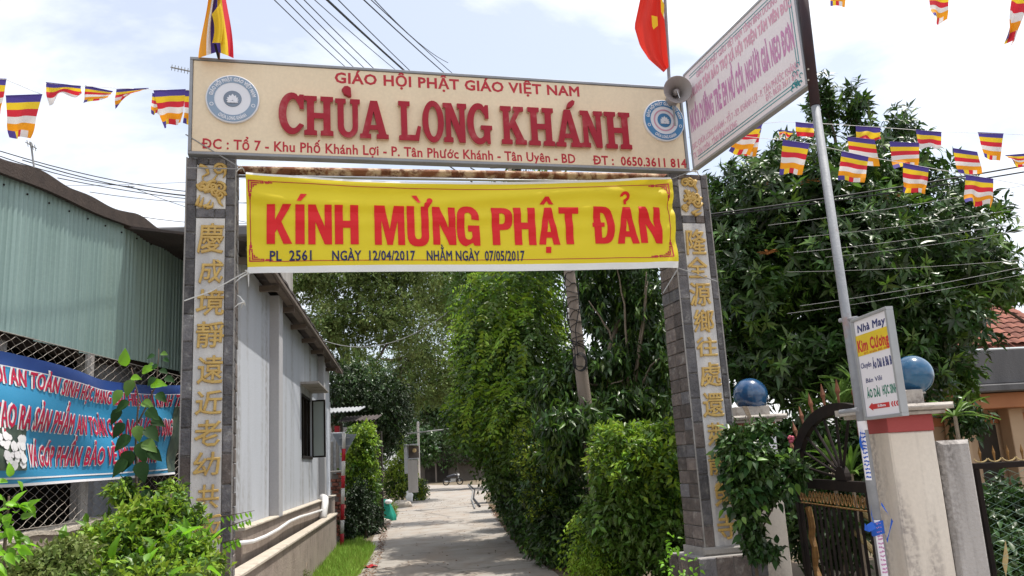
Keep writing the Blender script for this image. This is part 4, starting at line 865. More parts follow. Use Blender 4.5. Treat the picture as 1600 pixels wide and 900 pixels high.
# tailor's sign
sa, sb_ = at(1333, 575, 6.28), at(1398, 575, 5.66); TS = frame2(sa, sb_)
tu0 = TS.hit(1340, 575)[0]; tu1 = TS.hit(1398, 565)[0]; tv0 = TS.hit(1383, 653)[1]; tv1 = (TS.hit(1333, 497)[1]+TS.hit(1386, 480)[1])/2
ts = thing('tailor_sign', 'small upright white sign with a yellow band and red arrow fixed to the grey pole', 'sign', TS.p((tu0+tu1)/2, tv0, 0))
MB().box(TS, tu0+.01, tu1-.01, tv0+.01, tv1-.01, -.035, -.006).build('panel', 'panel_white', ts)
for a in ((tu0, tu1, tv0, tv0+.022), (tu0, tu1, tv1-.022, tv1)): MB().box(TS, *a, -.045, .006, .003).build('frame_rail', 'alu', ts)
for a in ((tu0, tu0+.03, tv0+.023, tv1-.023), (tu1-.03, tu1, tv0+.023, tv1-.023)): MB().box(TS, *a, -.045, .006, .003).build('frame_stile', 'alu', ts)
Hh = tv1-tv0; Wd = tu1-tu0; X = lambda s: tu0+.03+(Wd-.06)*s; Yv = lambda t: tv1-.022-(Hh-.044)*t
MB().box(TS, X(0), X(1), Yv(.37), Yv(.155), -.007, -.0035).build('yellow_band', 'panel_yellow', ts)
def tt(s_, x0, x1, y, cap, m, bold, w=-.0058, sh=0): text(TS, s_, (X(x0), Yv(y)), (X(x1), Yv(y)), cap*(Hh-.044), w, .0015, m, ts, bold, shear=sh)
tt('Nhà May', .08, .95, .125, .075, 'print_blue', .03, sh=.1); tt('Kim Cương', .03, .98, .325, .115, 'print_red', .035, -.0033); tt('ĐT: 01656 805 444', .2, .93, .365, .022, 'print_orange', .02, -.0033)
tt('Chuyên', .03, .36, .50, .055, 'print_blue', .01, sh=.1); tt('Áo Dài & Bà Ba', .40, 1.0, .525, .085, 'print_blue', .04); tt('Bán Vải', .12, .62, .655, .045, 'print_blue', .01, sh=.1)
tt('ÁO DÀI', .10, .50, .81, .085, 'print_green', .03); tt('HỌC SINH', .58, .99, .80, .085, 'print_green', .03)
MB().prism(TS, [(X(.1),Yv(.905)),(X(.22),Yv(.945)),(X(.22),Yv(.93)),(X(.72),Yv(.93)),(X(.72),Yv(.88)),(X(.22),Yv(.88)),(X(.22),Yv(.865))], -.0058, -.0035).build('arrow', 'print_red', ts)
for k in range(3): MB().prism(TS, [(X(.77+.07*k),Yv(.905)),(X(.80+.07*k),Yv(.93)),(X(.83+.07*k),Yv(.93)),(X(.80+.07*k),Yv(.905)),(X(.83+.07*k),Yv(.88)),(X(.80+.07*k),Yv(.88))], -.0058, -.0035).build('chevron', 'print_red', ts)
tt('50m', .38, .62, .916, .024, 'panel_white', .03, -.0032)
for y in (497, 640): MB().tube([at(1312, y+4, 6.35), at(1340, y, 6.2)], .016, 8).build('bracket', 'galv', ts)
# tape and stickers on the pole
def on_pole(y): k = (y-166)/(960-166); return at(1274+(1391-1274)*k, y, PY)
def wrap(y0, y1, m, lab, cat, r=.040, a0=-2.6, a1=-.4, txt=None, name='pole_sticker'):
    p0, p1 = on_pole(y0), on_pole(y1)
    def fn(s, t):
        a = a0+(a1-a0)*s; return p0*(1-t)+p1*t+np.array([math.cos(a)*r, math.sin(a)*r, 0])
    o = MB().grid(fn, 10, 6, None).build(name, m, label=lab, cat=cat, smooth=True); return o
s1_ = wrap(672, 750, 'panel_white', 'white paper strip with blue print pasted on the grey pole below the small sign', 'sticker', a0=-2.9, a1=-1.7)
s2_ = wrap(812, 905, 'panel_white', 'white paper strip with violet print pasted at the foot of the grey pole', 'sticker', a0=-2.5, a1=-1.3)
wrap(658, 672, 'panel_white', 'small white torn paper wrapped on the grey pole under the small sign', 'sticker', a0=-2.9, a1=-1.0)
def pole_text(y0, y1, aC, m, par, seed):
    p0, p1 = on_pole(y0), on_pole(y1); r = random.Random(seed); n = int((y1-y0)/6)
    for k in range(n):
        b = MB(); t = (k+.5)/n; c = p0*(1-t)+p1*t
        for q in range(3):
            a = aC-.28+.28*q+r.random()*.1; P = c+np.array([math.cos(a)*.0415, math.sin(a)*.0415, (r.random()-.5)*.006]); a2 = a+.2
            P2 = c+np.array([math.cos(a2)*.0415, math.sin(a2)*.0415, (r.random()-.5)*.02]); b.tube([P, P2], .0055, 4)
        b.build('printed_letter', m, par)
pole_text(674, 748, -2.3, 'tape_blue', s1_, 1); pole_text(814, 903, -1.9, 'faded_violet', s2_, 2)
tp = thing('blue_tape', 'bright blue plastic tape knotted round the grey pole with a loose loop', 'tape', on_pole(830))
c = on_pole(825); MB().grid(lambda s, t: c+np.array([math.cos(s*6.283)*.045, math.sin(s*6.283)*.045, .045*(t-.5)*2+.01*math.sin(s*9)]), 16, 3).build('band', 'tape_blue', tp, smooth=True)
def ribbon(P, wdt, name, par, m='tape_blue'):
    P = [np.array(p) for p in P]; Q = []
    for k in range(len(P)-1):
        for t in np.linspace(0, 1, 5)[:-1]: Q.append(P[k]*(1-t)+P[k+1]*t)
    Q.append(P[-1]); V = []
    for k, p in enumerate(Q): a = k*.5; V += [p+np.array([math.cos(a)*.3, .4, .8])*wdt*.5, p-np.array([math.cos(a)*.3, .4, .8])*wdt*.5]
    MB().add(V, [(2*k, 2*k+1, 2*k+3, 2*k+2) for k in range(len(Q)-1)]).build(name, m, par, smooth=True)
ribbon([at(1377, 787, 6.24), at(1386, 800, 6.22), at(1394, 812, 6.2), at(1390, 830, 6.2), at(1386, 846, 6.2)], .026, 'loop', tp)
ribbon([at(1386, 846, 6.2), at(1384, 838, 6.2), at(1381, 832, 6.22)], .02, 'loop_end', tp)
ribbon([at(1351, 823, 6.2), at(1356, 826, 6.18), at(1366, 820, 6.2)], .055, 'loose_end', tp); ribbon([at(1361, 790, 6.22), at(1362, 805, 6.22), at(1366, 818, 6.2)], .022, 'strand', tp)
ribbon([at(1344, 668, 6.25), at(1345, 690, 6.25), at(1347, 703, 6.25)], .05, 'upper_strand', tp)

# ---------------------------------------------------------------- right boundary: pillars with blue spheres
dR = nrm(np.array([ray(636, 733)[0], ray(636, 733)[1], 0.0])); thR = math.atan2(dR[1], dR[0])
def sphere_pillar(px, Y, wface, dface, ycap, ysoff, rS, name, label, red_y, cap_over, px_s, py_s, rs):
    """px: the near corner where the road face meets the face towards the camera"""
    c0 = at(px, 800, Y); Fc = Frame(c0[0], c0[1], math.atan2(dR[1], dR[0])-PI/2)   # faces the camera; u to the right
    t = thing(name, label, 'gate pillar', [c0[0]+.2, c0[1]+.2, 0]); z = lambda y: Fc.hit(px, y)[1]
    zc, zr0, zr1 = z(ycap), z(red_y[0]), z(red_y[1])
    MB().box(Fc, 0, wface, 0, zr1-.001, -dface, 0, .012).build('shaft', 'pillar_white', t)
    MB().box(Fc, -.004, wface+.004, zr1, zr0, -dface-.004, .004, .004).build('red_band', 'pillar_red', t)
    P = [(0, 0), (cap_over*.5, .0), (cap_over, .02), (cap_over, .05), (cap_over*.7, .062), (0, .066)]
    for k in range(2):
        q0, q1 = P[1+k*2], P[2+k*2]
    MB().box(Fc, -cap_over*.6, wface+cap_over*.6, zr0, zr0+.03, -dface-cap_over*.6, cap_over*.6, .01).build('cap_lower', 'cap_stone', t)
    MB().box(Fc, -cap_over, wface+cap_over, zr0+.03, zr0+.078, -dface-cap_over, cap_over, .02).build('cap', 'cap_stone', t)
    zb = zr0+.078; m_ = min(wface, dface)*.12
    MB().box(Fc, m_*.5, wface-m_*.5, zb, zb+ysoff, -dface+m_*.5, -m_*.5, .008).build('sphere_base', 'cap_stone', t)
    sc_ = at(px_s, py_s, Y-.02+dface*.5)
    s_ = thing('blue_sphere', rs[0], 'ball', [sc_[0], sc_[1], zb+ysoff-.01]); MB().ball(sc_, rS, 40).build('ball', 'sphere_light' if px > 1300 else 'sphere_blue', s_, smooth=True)
    MB().lathe([sc_[0], sc_[1], sc_[2]-rS*.97], [(rS*.5, 0), (rS*.42, .03), (rS*.3, .035)], 20).build('foot_ring', 'cap_stone', s_)
    return t, Fc, zr0
RP, FR, zrr = sphere_pillar(1407, 6.25, .36, .42, 640, .11, .150, 'sphere_pillar', 'broad stained white gate pillar with red band behind the grey pole', (649, 675), .12, 1426, 586, ['glazed light blue ball on the broad pillar behind the small sign'])
LP, FL2, zrl = sphere_pillar(1166, 9.05, .43, .42, 655, .10, .186, 'sphere_pillar', 'narrow white gate pillar with red band beside the vine and the gold lettered pillar', (661, 681), .11, 1172.5, 617.5, ['glazed dark blue ball on the pillar beside the gold lettered pillar'])
# white ceramic squares on the far pillar
for k in range(3):
    for q in range(2):
        a = FL2.hit(1166, 683+20*k)[1]; b_ = FL2.hit(1166, 683+20*(k+1))[1]; tile(FL2, .005+.21*q, .005+.21*(q+1), b_, a, .001, .008, 'panel_white', LP, 'wall_tile', .0015)
c = at(1166, 640, 8.9)
b = MB()
for k in range(7): b.tube([at(1160+k*1.2, 635, 8.75), at(1166+k*1.5, 648+k, 8.72), at(1176+(k*7) % 12-12, 655+k*3, 8.72)], .005, 4)
b.build('dry_twigs', 'bark_pale', label='dry twigs tangled on the ledge under the dark blue ball', cat='twigs')
# lower weathered wall stub right of the broad pillar
k0 = at(1483, 760, 6.35); FS = Frame(k0[0], k0[1], FR.th); su1 = FS.hit(1517, 690)[0]; sz = FS.hit(1500, 687)[1]
st_ = thing('wall_stub', 'weathered grey plaster wall end between the broad pillar and the chain link gate', 'wall', FS.p(.15, 0, -.1))
MB().box(FS, -.03, su1, 0, sz, -.34, 0, .03).build('wall_body', 'pillar_shell', st_)
# right hand gate with spear points and chain link
ga = at(1522, 727, 6.5); gb = at(1640, 719, 6.4); RG = frame2(ga, gb); gt = RG.hit(1560, 722)[1]
rg = thing('chain_link_gate', 'black framed chain link gate with gold spear points at the right edge', 'gate', RG.p(.4, 0, 0))
MB().box(RG, 0, 2.6, gt-.045, gt, -.05, 0, .004).build('top_rail', 'black_metal', rg); MB().box(RG, 0, .035, .05, gt-.046, -.05, 0, .004).build('stile', 'black_metal', rg)
MB().box(RG, 0.036, 2.6, .08, .12, -.045, -.005, .004).build('bottom_rail', 'black_metal', rg)
for k in range(26):
    u = .03+.098*k; f_ = MB(); f_.lathe(RG.p(u+.03, gt, -.025), [(.004, 0), (.007, .03), (.010, .055), (.013, .075), (.006, .10), (.001, .125)], 6).build('spear_point', 'gold_paint', rg)
    MB().tube([RG.p(u+.03+.045*math.cos(a), gt+.035-.03*math.sin(a), -.02) for a in np.linspace(.1, 3.04, 9)], .0055, 5).build('scroll', 'bamboo', rg)
def chainlink(F, ua, ub, va, vb_, cell, r, m, parent, topf=None):
    me = {}; n = int((vb_-va)/(cell/2))
    for ph in (0, 1):
        mb = MB(); P = [np.array([(-cell/2 if (k+ph) % 2 == 0 else cell/2)*.98, (.004 if k % 2 else -.004), k*cell/2]) for k in range(n+1)]; mb.tube(P, r, 4, False)
        q = bpy.data.meshes.new('wire_strand'); q.from_pydata(mb.v, [], mb.f); q.materials.append(M[m]); me[ph] = q
    k = 0; u = ua+cell/2
    while u < ub and k < 290:
        o = bpy.data.objects.new('wire_strand', me[k % 2]); place(o, F.p(u, va, 0), parent); o.rotation_euler = (0, 0, F.th); u += cell; k += 1
chainlink(RG, .04, 2.6, .12, gt-.05, .062, .0018, 'fence_wire_green', rg)
# garden gate between the two sphere pillars, with a half wheel on top
g0 = at(1238, 745, 8.7); g1 = at(1352, 745, 6.9); GG = frame2(g0, g1); zt = GG.hit(1238, 747)[1]; GL = np.linalg.norm((g1-g0)[:2])
gg = thing('iron_gate', 'rusty black iron garden gate topped by a half wheel with radiating spokes', 'gate', GG.p(GL/2, 0, 0))
MB().box(GG, 0, GL, zt-.09, zt, -.04, .0, .004).build('middle_rail', 'black_metal', gg)
b = MB(); b.box(GG, .02, GL-.02, zt-.24, zt-.23, -.03, -.01); b.build('lace_rail', 'gold_paint', gg)
for k in range(20): MB().tube([GG.p(.05+GL/20.5*k+.028*math.cos(a), zt-.165+.05*math.sin(a), -.02) for a in np.linspace(0, 6.28, 10)], .0055, 5).build('lace_ring', 'gold_paint', gg)
MB().box(GG, 0, .09, .05, zt-.091, -.05, .0, .004).build('stile', 'black_metal', gg); MB().box(GG, GL-.06, GL, .05, zt-.091, -.05, .0, .004).build('stile', 'black_metal', gg)
nb = 13
for k in range(nb): MB().box(GG, .12+(GL-.24)/nb*k, .12+(GL-.24)/nb*k+.015, .08, zt-.241, -.03, -.008).build('bar', 'black_metal', gg)
MB().box(GG, .095, GL-.065, .08, .13, -.045, -.031).build('bottom_rail', 'black_metal', gg)
cu_ = GG.hit(1314, 748)[0]; R_ = min(cu_-.02, 1.2); zH = GG.hit(1312, 628)[1]-zt; Ru = cu_-.01
aE = math.acos(min(.98, (GL-cu_-.01)/Ru)); rim = [(cu_+Ru*math.cos(a), zt+zH*math.sin(a)) for a in np.linspace(PI, aE, 30)]
V = []; 
for (a_, b2) in ((0, 1), (1, 1)): pass
b = MB()
for k in range(len(rim)-1):
    q = [rim[k], rim[k+1], ((rim[k+1][0]-cu_)*.85+cu_, (rim[k+1][1]-zt)*.85+zt), ((rim[k][0]-cu_)*.85+cu_, (rim[k][1]-zt)*.85+zt)]; b.prism(GG, q, -.05, 0)
b.build('wheel_rim', 'black_metal', gg)
MB().prism(GG, [(cu_+.12*math.cos(a), zt+.003+.12*math.sin(a)) for a in np.linspace(0, PI, 12)], -.045, .005).build('hub', 'black_metal', gg)
for a in np.linspace(aE+.12, PI-.22, 7): MB().tube([GG.p(cu_+.1*math.cos(a), zt+.1*math.sin(a), -.02), GG.p(cu_+Ru*.9*math.cos(a), zt+zH*.9*math.sin(a), -.02)], .013, 6).build('spoke', 'black_metal', gg)
for a in np.linspace(PI*.98, aE+.05, 8):
    p = GG.p(cu_+Ru*1.0*math.cos(a), zt+zH*1.0*math.sin(a), -.025); dd = nrm(GG.u*math.cos(a)*.5+np.array([0, 0, .9])); MB().tube([p, p+dd*.07, p+dd*.10, p+dd*.21], [.011, .013, .024, .001], 6).build('spear_point', 'rust_orange', gg)
for k in range(1):
    pts = [GG.p(.42+.03*math.sin(q*2.2), .35+q*.09, .012) for q in range(9)]; MB().tube(pts, [.02+.016*abs(math.sin(q*1.7)) for q in range(9)], 6).build('ornament', 'gold_paint', gg)
for k, (a_, b2) in enumerate((((1300, 795), (1372, 868)), ((1322, 782), (1375, 822)))):
    MB().tube([at(*a_, 9.6), at(*b2, 8.6)], .03, 8).build('bamboo_pole', 'bamboo', label=['longer pale bamboo pole leaning behind the iron garden gate', 'shorter pale bamboo pole leaning behind the iron garden gate, nearer the grey pole'][k], cat='pole', group='bamboo poles')

# ---------------------------------------------------------------- house with clay tile roof on the right
hx = 9.0; ha = at(1440, 560, 15.0); HF = Frame(ha[0], ha[1], .10); hz = lambda y, x=1560: HF.hit(x, y)[1]; hu = lambda x, y=560: HF.hit(x, y)[0]
hs = thing('tiled_house', 'low house with red clay tile roof and grey concrete gutter at the right edge', 'house', HF.p(2, 0, -2))
U1 = hu(1700); MB().box(HF, 0, U1, 0, hz(612)-.2, -3.5, -.9, .01).build('wall', 'house_wall', hs)
MB().box(HF, -.2, U1, hz(600), hz(545), -.55, 0, .02).build('gutter', 'fascia', hs); MB().box(HF, -.3, U1, hz(612), hz(600)-.003, -.8, .12, .02).build('gutter_ledge', 'fascia', hs)
MB().box(HF, -.1, U1, hz(637), hz(613), -.85, -.15, .01).build('beam', 'house_trim', hs); MB().box(HF, -.1, U1, hz(660), hz(645), -.95, -.85, .01).build('lintel', 'house_trim', hs)
for x in (1590, 1500): MB().box(HF, hu(x), hu(x)+.28, 0, hz(637)-.003, -.8, -.5, .01).build('post', 'house_wall', hs)
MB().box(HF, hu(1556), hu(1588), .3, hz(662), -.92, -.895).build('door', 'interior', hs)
zr = hz(540); rise = .62
R0 = HF.p(-.3, zr, -.1)
rid = MB().grid(lambda s, t: HF.p(-.3+(U1+.3)*s, zr-.03+2.9*t*rise, -.1-2.9*t), 4, 4).build('roof', 'clay_tile', hs)
pm = MB().grid(lambda s, t: np.array([(s-.5), -t*1.0, .5*math.sin(s*PI)*.5+.16*(1-t)]), 6, 2); ct = bpy.data.meshes.new('roof_tile'); ct.from_pydata(pm.v, [], pm.f); ct.materials.append(M['clay_tile'])
nt_ = 0
for r_ in range(14):
    for k in range(24):
        u = hu(1475)+k*.20
        if u > U1 or nt_ >= 290: continue
        o = bpy.data.objects.new('roof_tile', ct); place(o, HF.p(u+.02*random.random(), zr+.02+r_*.2*rise, -.1-r_*.2), rid); o.rotation_euler = (math.atan(rise), 0, HF.th); o.rotation_euler.x = 0
        o.rotation_euler = (Matrix.Rotation(HF.th, 3, 'Z')@Matrix.Rotation(PI, 3, 'Z')@Matrix.Rotation(-math.atan(rise), 3, 'X')).to_euler(); o.scale = (.19, .24, .12); nt_ += 1

# ---------------------------------------------------------------- left: blue grey building along the lane
VPd = nrm(np.array([ray(635, 733)[0], ray(635, 733)[1], 0.0])); thB = math.atan2(VPd[1], VPd[0])
def lane_frame(px, py, Y):
    q = at(px, py, Y); return Frame(q[0], q[1], thB)
BW = lane_frame(516, 700, 20.5)
bu = lambda x, y=650: BW.hit(x, y)[0]
zE = BW.hit(510, 576)[1]; zE = 4.13; zL = BW.hit(440, 803)[1]
uS, uE = bu(366), bu(515)
bh = thing('lane_building', 'blue grey plastered building with a dark eave along the left side of the lane', 'building', BW.p((uS+uE)/2, 0, -3))
wa_, wb_ = bu(471, 660), bu(487, 660); wz1 = BW.hit(471, 612)[1]; wz0 = BW.hit(471, 716)[1]
for k, a in enumerate(((uS, wa_, .0, zE), (wb_, uE, .0, zE), (wa_, wb_, wz1, zE), (wa_, wb_, 0, wz0))): MB().box(BW, *a, -.22, 0).build('wall', 'wall_blue', bh)
MB().box(BW, uS, uE, 0, zE-.05, -1.5, -1.4).build('back_wall', 'wall_blue', bh); MB().box(BW, uE-.2, uE, 0, zE-.05, -1.4, -.22).build('end_wall', 'wall_blue', bh)
MB().box(BW, uS, uE-.2, .3, .34, -1.4, -.22).build('floor', 'interior', bh)
for x in (421, 497): MB().box(BW, bu(x, 640), bu(x, 640)+.34, zL, zE-.01, -.01, .13, .008).build('column', 'wall_column', bh)
MB().box(BW, uS, uE, 0, zL, 0, .10, .01).build('plinth', 'drain_wall', bh); MB().box(BW, uS, uE+.05, zL, zL+.03, -.0, .13, .008).build('plinth_ledge', 'concrete_light', bh)
EO = .30; rf_ = MB(); ne = 90
rf_.grid(lambda s, t: BW.p(uS-.3+(uE-uS+.9)*s, zE+.02+(1-t)*0-(EO)*.12*0+.012*math.sin(s*ne*1.3)+(.25*(1-t)), -1.5+(1.5+EO)*t), 160, 3, (0, 0, .03)); rf_.build('roof_sheet', 'roof_dark', bh)
MB().box(BW, uS-.2, uE+.4, zE-.055, zE+.0, EO-.04, EO, .005).build('eave_board', 'eave_wood', bh)
MB().box(BW, uS-.2, uE+.4, zE-.03, zE+.01, .14, EO-.06).build('soffit', 'eave_wood', bh)
u = uS
while u < uE+.3: MB().box(BW, u, u+.07, zE-.13, zE-.056, -.0, EO-.05, .004).build('rafter_end', 'eave_wood', bh); u += 1.5
hd = MB().box(BW, wa_-.15, wb_+.15, wz1+.12, wz1+.16, -.01, .32, .006).build('window_hood', 'concrete', bh); 
wn = MB().box(BW, wa_, wb_, wz0, wz0+.05, -.2, .02).build('window', 'black_metal', bh)
MB().box(BW, wa_, wb_, wz1-.05, wz1, -.10, -.02).build('frame', 'black_metal', wn); MB().box(BW, wa_, wb_, wz0+.051, wz1-.051, -.12, -.10).build('pane', 'interior', wn);  # dark sheet behind the bars stands in for the shade of the opening
for q in np.linspace(wa_, wb_-.03, 4): MB().box(BW, q, q+.03, wz0+.051, wz1-.051, -.08, -.03).build('bar', 'black_metal', wn)
# open shutter at right angles to the wall
shp = BW.p(wb_+.05, 0, .0); SH = Frame(shp[0], shp[1], thB-PI/2-.12); z_a, z_b = wz0+.03, wz1-.02
sx = SH.hit(508.5, 660)[0]; sh = MB().box(SH, .03, sx-.03, z_a+.03, z_b-.03, -.008, .002).build('shutter', 'glass_frosted', bh)
for a in ((0, sx, z_a, z_a+.03), (0, sx, z_b-.03, z_b), (0, .03, z_a+.031, z_b-.031), (sx-.03, sx, z_a+.031, z_b-.031)): MB().box(SH, *a, -.015, .012).build('shutter_frame', 'black_metal', sh)
# stencilled number on the building column
t_ = BW.p(0, 0, 0)
# drain wall in front
LWF = lane_frame(526, 820, 18.5); lu = lambda x, y=830: LWF.hit(x, y)[0]; zC = LWF.hit(450, 848)[1]
dw = thing('drain_wall', 'low rendered drain wall with a pale sunlit coping in front of the blue grey building', 'wall', LWF.p(lu(450), 0, -.1))
l0, l1 = lu(300, 900), lu(526)
MB().box(LWF, l0, l1, 0, zC-.045, -.10, 0, .008).build('wall_face', 'drain_wall', dw); MB().box(LWF, l0, l1+.02, zC-.045, zC, -.13, .03, .012).build('coping', 'concrete_light', dw)
offs = (BW.o-LWF.o)@LWF.n
MB().box(LWF, l1-.10, l1, 0, zC-.05, offs+.10, -.10).build('end_wall', 'drain_wall', dw); MB().box(LWF, l1-.14, l1+.02, zC-.05, zC, offs+.10, -.131, .01).build('coping', 'concrete_light', dw)
MB().box(LWF, l0, l1-.1, 0, .45, offs+.10, -.10).build('gutter_bed', 'concrete', dw)
hp = thing('drain_pipe', 'white plastic hose and elbow pipe running along the drain beside the blue grey building', 'pipe', BW.p(bu(500), .9, .2))
HS = [(372,849),(395,846),(415,838),(435,827),(452,815),(468,808),(485,803),(503,797)]
MB().tube([BW.p(*BW.hit(x, y, .16), .16) for x, y in HS], .022, 8).build('hose', 'pvc', hp, smooth=True)
MB().tube([BW.p(*BW.hit(505, 810, .20), .20), BW.p(*BW.hit(508, 785, .20), .20), BW.p(*BW.hit(508, 779, .19), .19), BW.p(*BW.hit(504, 777, .12), .12)], .07, 10).build('elbow', 'pvc', hp, smooth=True)

# corrugated warehouse at the left
wA = at(0, 515, 6.8); dW = nrm(np.array([ray(930, 716)[0], ray(930, 716)[1], 0.0])); WH = Frame(wA[0], wA[1], math.atan2(dW[1], dW[0]))
wu = lambda x, y=500: WH.hit(x, y)[0]
U0, U9 = -2.2, wu(300)+.35
zt_ = WH.hit(0, 266)[1]; zt2 = WH.hit(286, 388)[1]; ub2 = wu(286)
zb_ = WH.hit(0, 515)[1]
wh_ = thing('warehouse', 'green corrugated metal warehouse with a dark wavy roof edge behind the wire fence', 'warehouse', WH.p((U0+U9)/2, 0, -3))
tA, tB = WH.hit(0, 266), WH.hit(286, 388)
def ztop(u): return tA[1]+(tB[1]-tA[1])*((u-tA[0])/(tB[0]-tA[0]))
pw = .66; u = U0; k = 0
while u < U9:
    zlow = WH.hit(0, 515)[1]-.02*((k) % 3)-.015
    def cf(s, t, u=u, zlow=zlow):
        uu = u+(pw+.02)*s; return WH.p(uu, zlow*(1-t)+ztop(uu)*t, .013*math.sin(uu*2*PI/.066)**3*1.2+.005*(k % 2))
    MB().grid(cf, 60, 1, tuple(-WH.n*.004)).build('corrugated_sheet', 'corrugated_green', wh_)
    u += pw; k += 1
b = MB(); rr = random.Random(3)
for k in range(22): b.ball(WH.p(U0+.3+k*.30, ztop(U0+.3+k*.30)-.12, .018), .010, 6)
b.build('fixing_screw', 'black_metal', wh_, kind='stuff')
def roofw(s, t):
    uu = U0-.3+(U9-U0+.6)*s; sag = .024*math.sin(uu*2*PI/.85)+.02*math.sin(uu*4.1); return WH.p(uu, ztop(uu)+.04+sag*.6, -3.4+3.46*t)
MB().grid(roofw, 120, 3, (0, 0, .06)).build('roof', 'roof_dark', wh_)
def edge(s, t):
    uu = U0-.3+(U9-U0+.6)*s; sag = .024*math.sin(uu*2*PI/.85)+.02*math.sin(uu*4.1); return WH.p(uu, ztop(uu)-.05+.01*math.sin(uu*4)+(.135+sag*.7)*t, .085)
MB().grid(edge, 120, 1, tuple(-WH.n*.05)).build('roof_edge', 'timber_dark', wh_)
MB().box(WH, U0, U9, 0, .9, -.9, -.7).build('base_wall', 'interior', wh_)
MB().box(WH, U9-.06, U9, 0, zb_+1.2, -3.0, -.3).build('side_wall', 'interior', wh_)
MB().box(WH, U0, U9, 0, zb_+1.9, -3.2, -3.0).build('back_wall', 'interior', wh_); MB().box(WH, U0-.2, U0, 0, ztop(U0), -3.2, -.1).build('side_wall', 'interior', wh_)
MB().box(WH, U0, U9, zb_-.05, zb_+.10, -.3, -.12).build('beam', 'timber_dark', wh_)
for x in (156, 20): a = wu(x, 570); MB().box(WH, a, a+.10, 0, zb_-.02, -.25, -.13, .01).build('post', 'concrete', wh_)
for k in range(5): MB().box(WH, U0, U9, 1.4+.0*k+.45*k, 1.43+.45*k, -2, -1.96).build('shelf', 'timber_dark', wh_)
# dark eave of a further roof at the right of the warehouse
fr = at(262, 352, 22); FB = Frame(fr[0], fr[1], 0.1); fb = thing('far_roof', 'dark grey concrete roof edge showing between the warehouse and the left gate pillar', 'roof', FB.p(.5, 2, -2))
MB().box(FB, -.5, 3.0, FB.hit(262, 372)[1], FB.hit(262, 354)[1], -3, 0, .05).build('slab', 'fascia', fb); MB().box(FB, -.3, 2.9, 0, FB.hit(262, 372)[1]-.01, -2.9, -.4).build('wall', 'concrete', fb)

# wire fence on a rendered wall, and the blue banner tied to it
FN = Frame(-3.35, 0, PI/2); fu = lambda x, y=800: FN.hit(x, y)[0]
fn = thing('wire_fence', 'rusty chain link fence standing on a rough rendered wall at the left', 'fence', [-3.35, 6.5, 0])
def zcop(u): return 1.355+.03*math.sin(u*2.1)+.015*math.sin(u*5.7)
def cop(s, t): uu = 3.2+5.6*s; return FN.p(uu, zcop(uu), -.2+.2*t)
b = MB(); b.grid(lambda s, t: FN.p(3.2+5.6*s, zcop(3.2+5.6*s)*t, 0), 60, 6); b.grid(lambda s, t: FN.p(3.2+5.6*s, zcop(3.2+5.6*s)+.004*math.sin(s*90), -.22*t), 60, 2); b.grid(lambda s, t: FN.p(3.2+5.6*s, zcop(3.2+5.6*s)*(1-t), -.22), 60, 1)
b.build('base_wall', 'drain_wall', fn)
MB().grid(lambda s, t: FN.p(3.2+5.6*s, zcop(3.2+5.6*s)+.012+.006*math.sin(s*70)+.004*math.sin(s*31+t*5), .012-.244*t), 90, 2, (0, 0, -.03)).build('coping', 'concrete_light', fn)
ftop = FN.hit(0, 512)[1]
chainlink(FN, 3.4, 8.7, 1.36, ftop, .064, .0018, 'fence_wire', fn)
for q in (1.40, ftop-.02): MB().tube([FN.p(3.3, q, .0), FN.p(8.8, q, 0)], .004, 5).build('line_wire', 'fence_wire', fn)
for x in (156, -60): MB().tube([FN.p(fu(x, 600)+.02, 1.3, -.1), FN.p(fu(x, 600)+.02, ftop, -.1)], .035, 8).build('post', 'concrete', fn)
BN = .07
bt = [FN.hit(x, y, BN) for x, y in ((-60,528),(-20,540),(20,551),(60,564),(100,577),(130,585),(160,592),(190,597),(212,600),(250,602.5),(284,602.5))]
bb = [FN.hit(x, y, BN) for x, y in ((-60,765),(-20,763),(20,761),(60,758),(100,755),(130,752.5),(160,750.5),(190,748),(212,746.5),(250,743),(284,740))]
def bw(u, v): return .030*math.sin(u*3.1-v*4.3)+.020*math.sin(u*5.3+v*6+math.sin(u*1.7))+.012*math.sin(v*15+u*3.4)
# resample edges at even u so that text can be placed by (s,t)
uu0, uu1 = bt[0][0], bt[-1][0]
def edgev(P, u): return float(np.interp(u, [p[0] for p in P], [p[1] for p in P]))
def bs(s, t):
    u = uu0+(uu1-uu0)*s; return u, edgev(bb, u)*(1-t)+edgev(bt, u)*t
bl = thing('blue_banner', 'wrinkled blue vinyl banner with red white-edged lettering tied to the wire fence', 'banner', FN.p(6.5, 1.8, BN))
def bpatch(t0, t1, m, name, s0=0, s1=1, off=0.0, nu=90, nv=8):
    def fnn(s, t):
        u, v = bs(s0+(s1-s0)*s, t0+(t1-t0)*t); return FN.p(u, v, BN+bw(u, v)+off)
    return MB().grid(fnn, nu, nv).build(name, m, bl, smooth=True)
bpatch(0, .90, 'banner_blue', 'cloth', nv=16); bpatch(.90, 1.0, 'banner_navy', 'top_fold', nv=6)
bpatch(.055, .068, 'print_white', 'border_line', off=.004, nv=1); bpatch(0, .022, 'print_white', 'border_line', off=.004, nv=1); bpatch(.893, .90, 'print_white', 'border_line', off=.005, nv=1)
sA = lambda x: (FN.hit(x, 650, BN)[0]-uu0)/(uu1-uu0)
bpatch(.12, .46, 'print_photo', 'printed_photo', sA(-60), sA(42), .004, 20, 8); bpatch(.03, .80, 'print_photo', 'printed_photo', sA(268), sA(284), .004, 6, 12)
rr = random.Random(9)
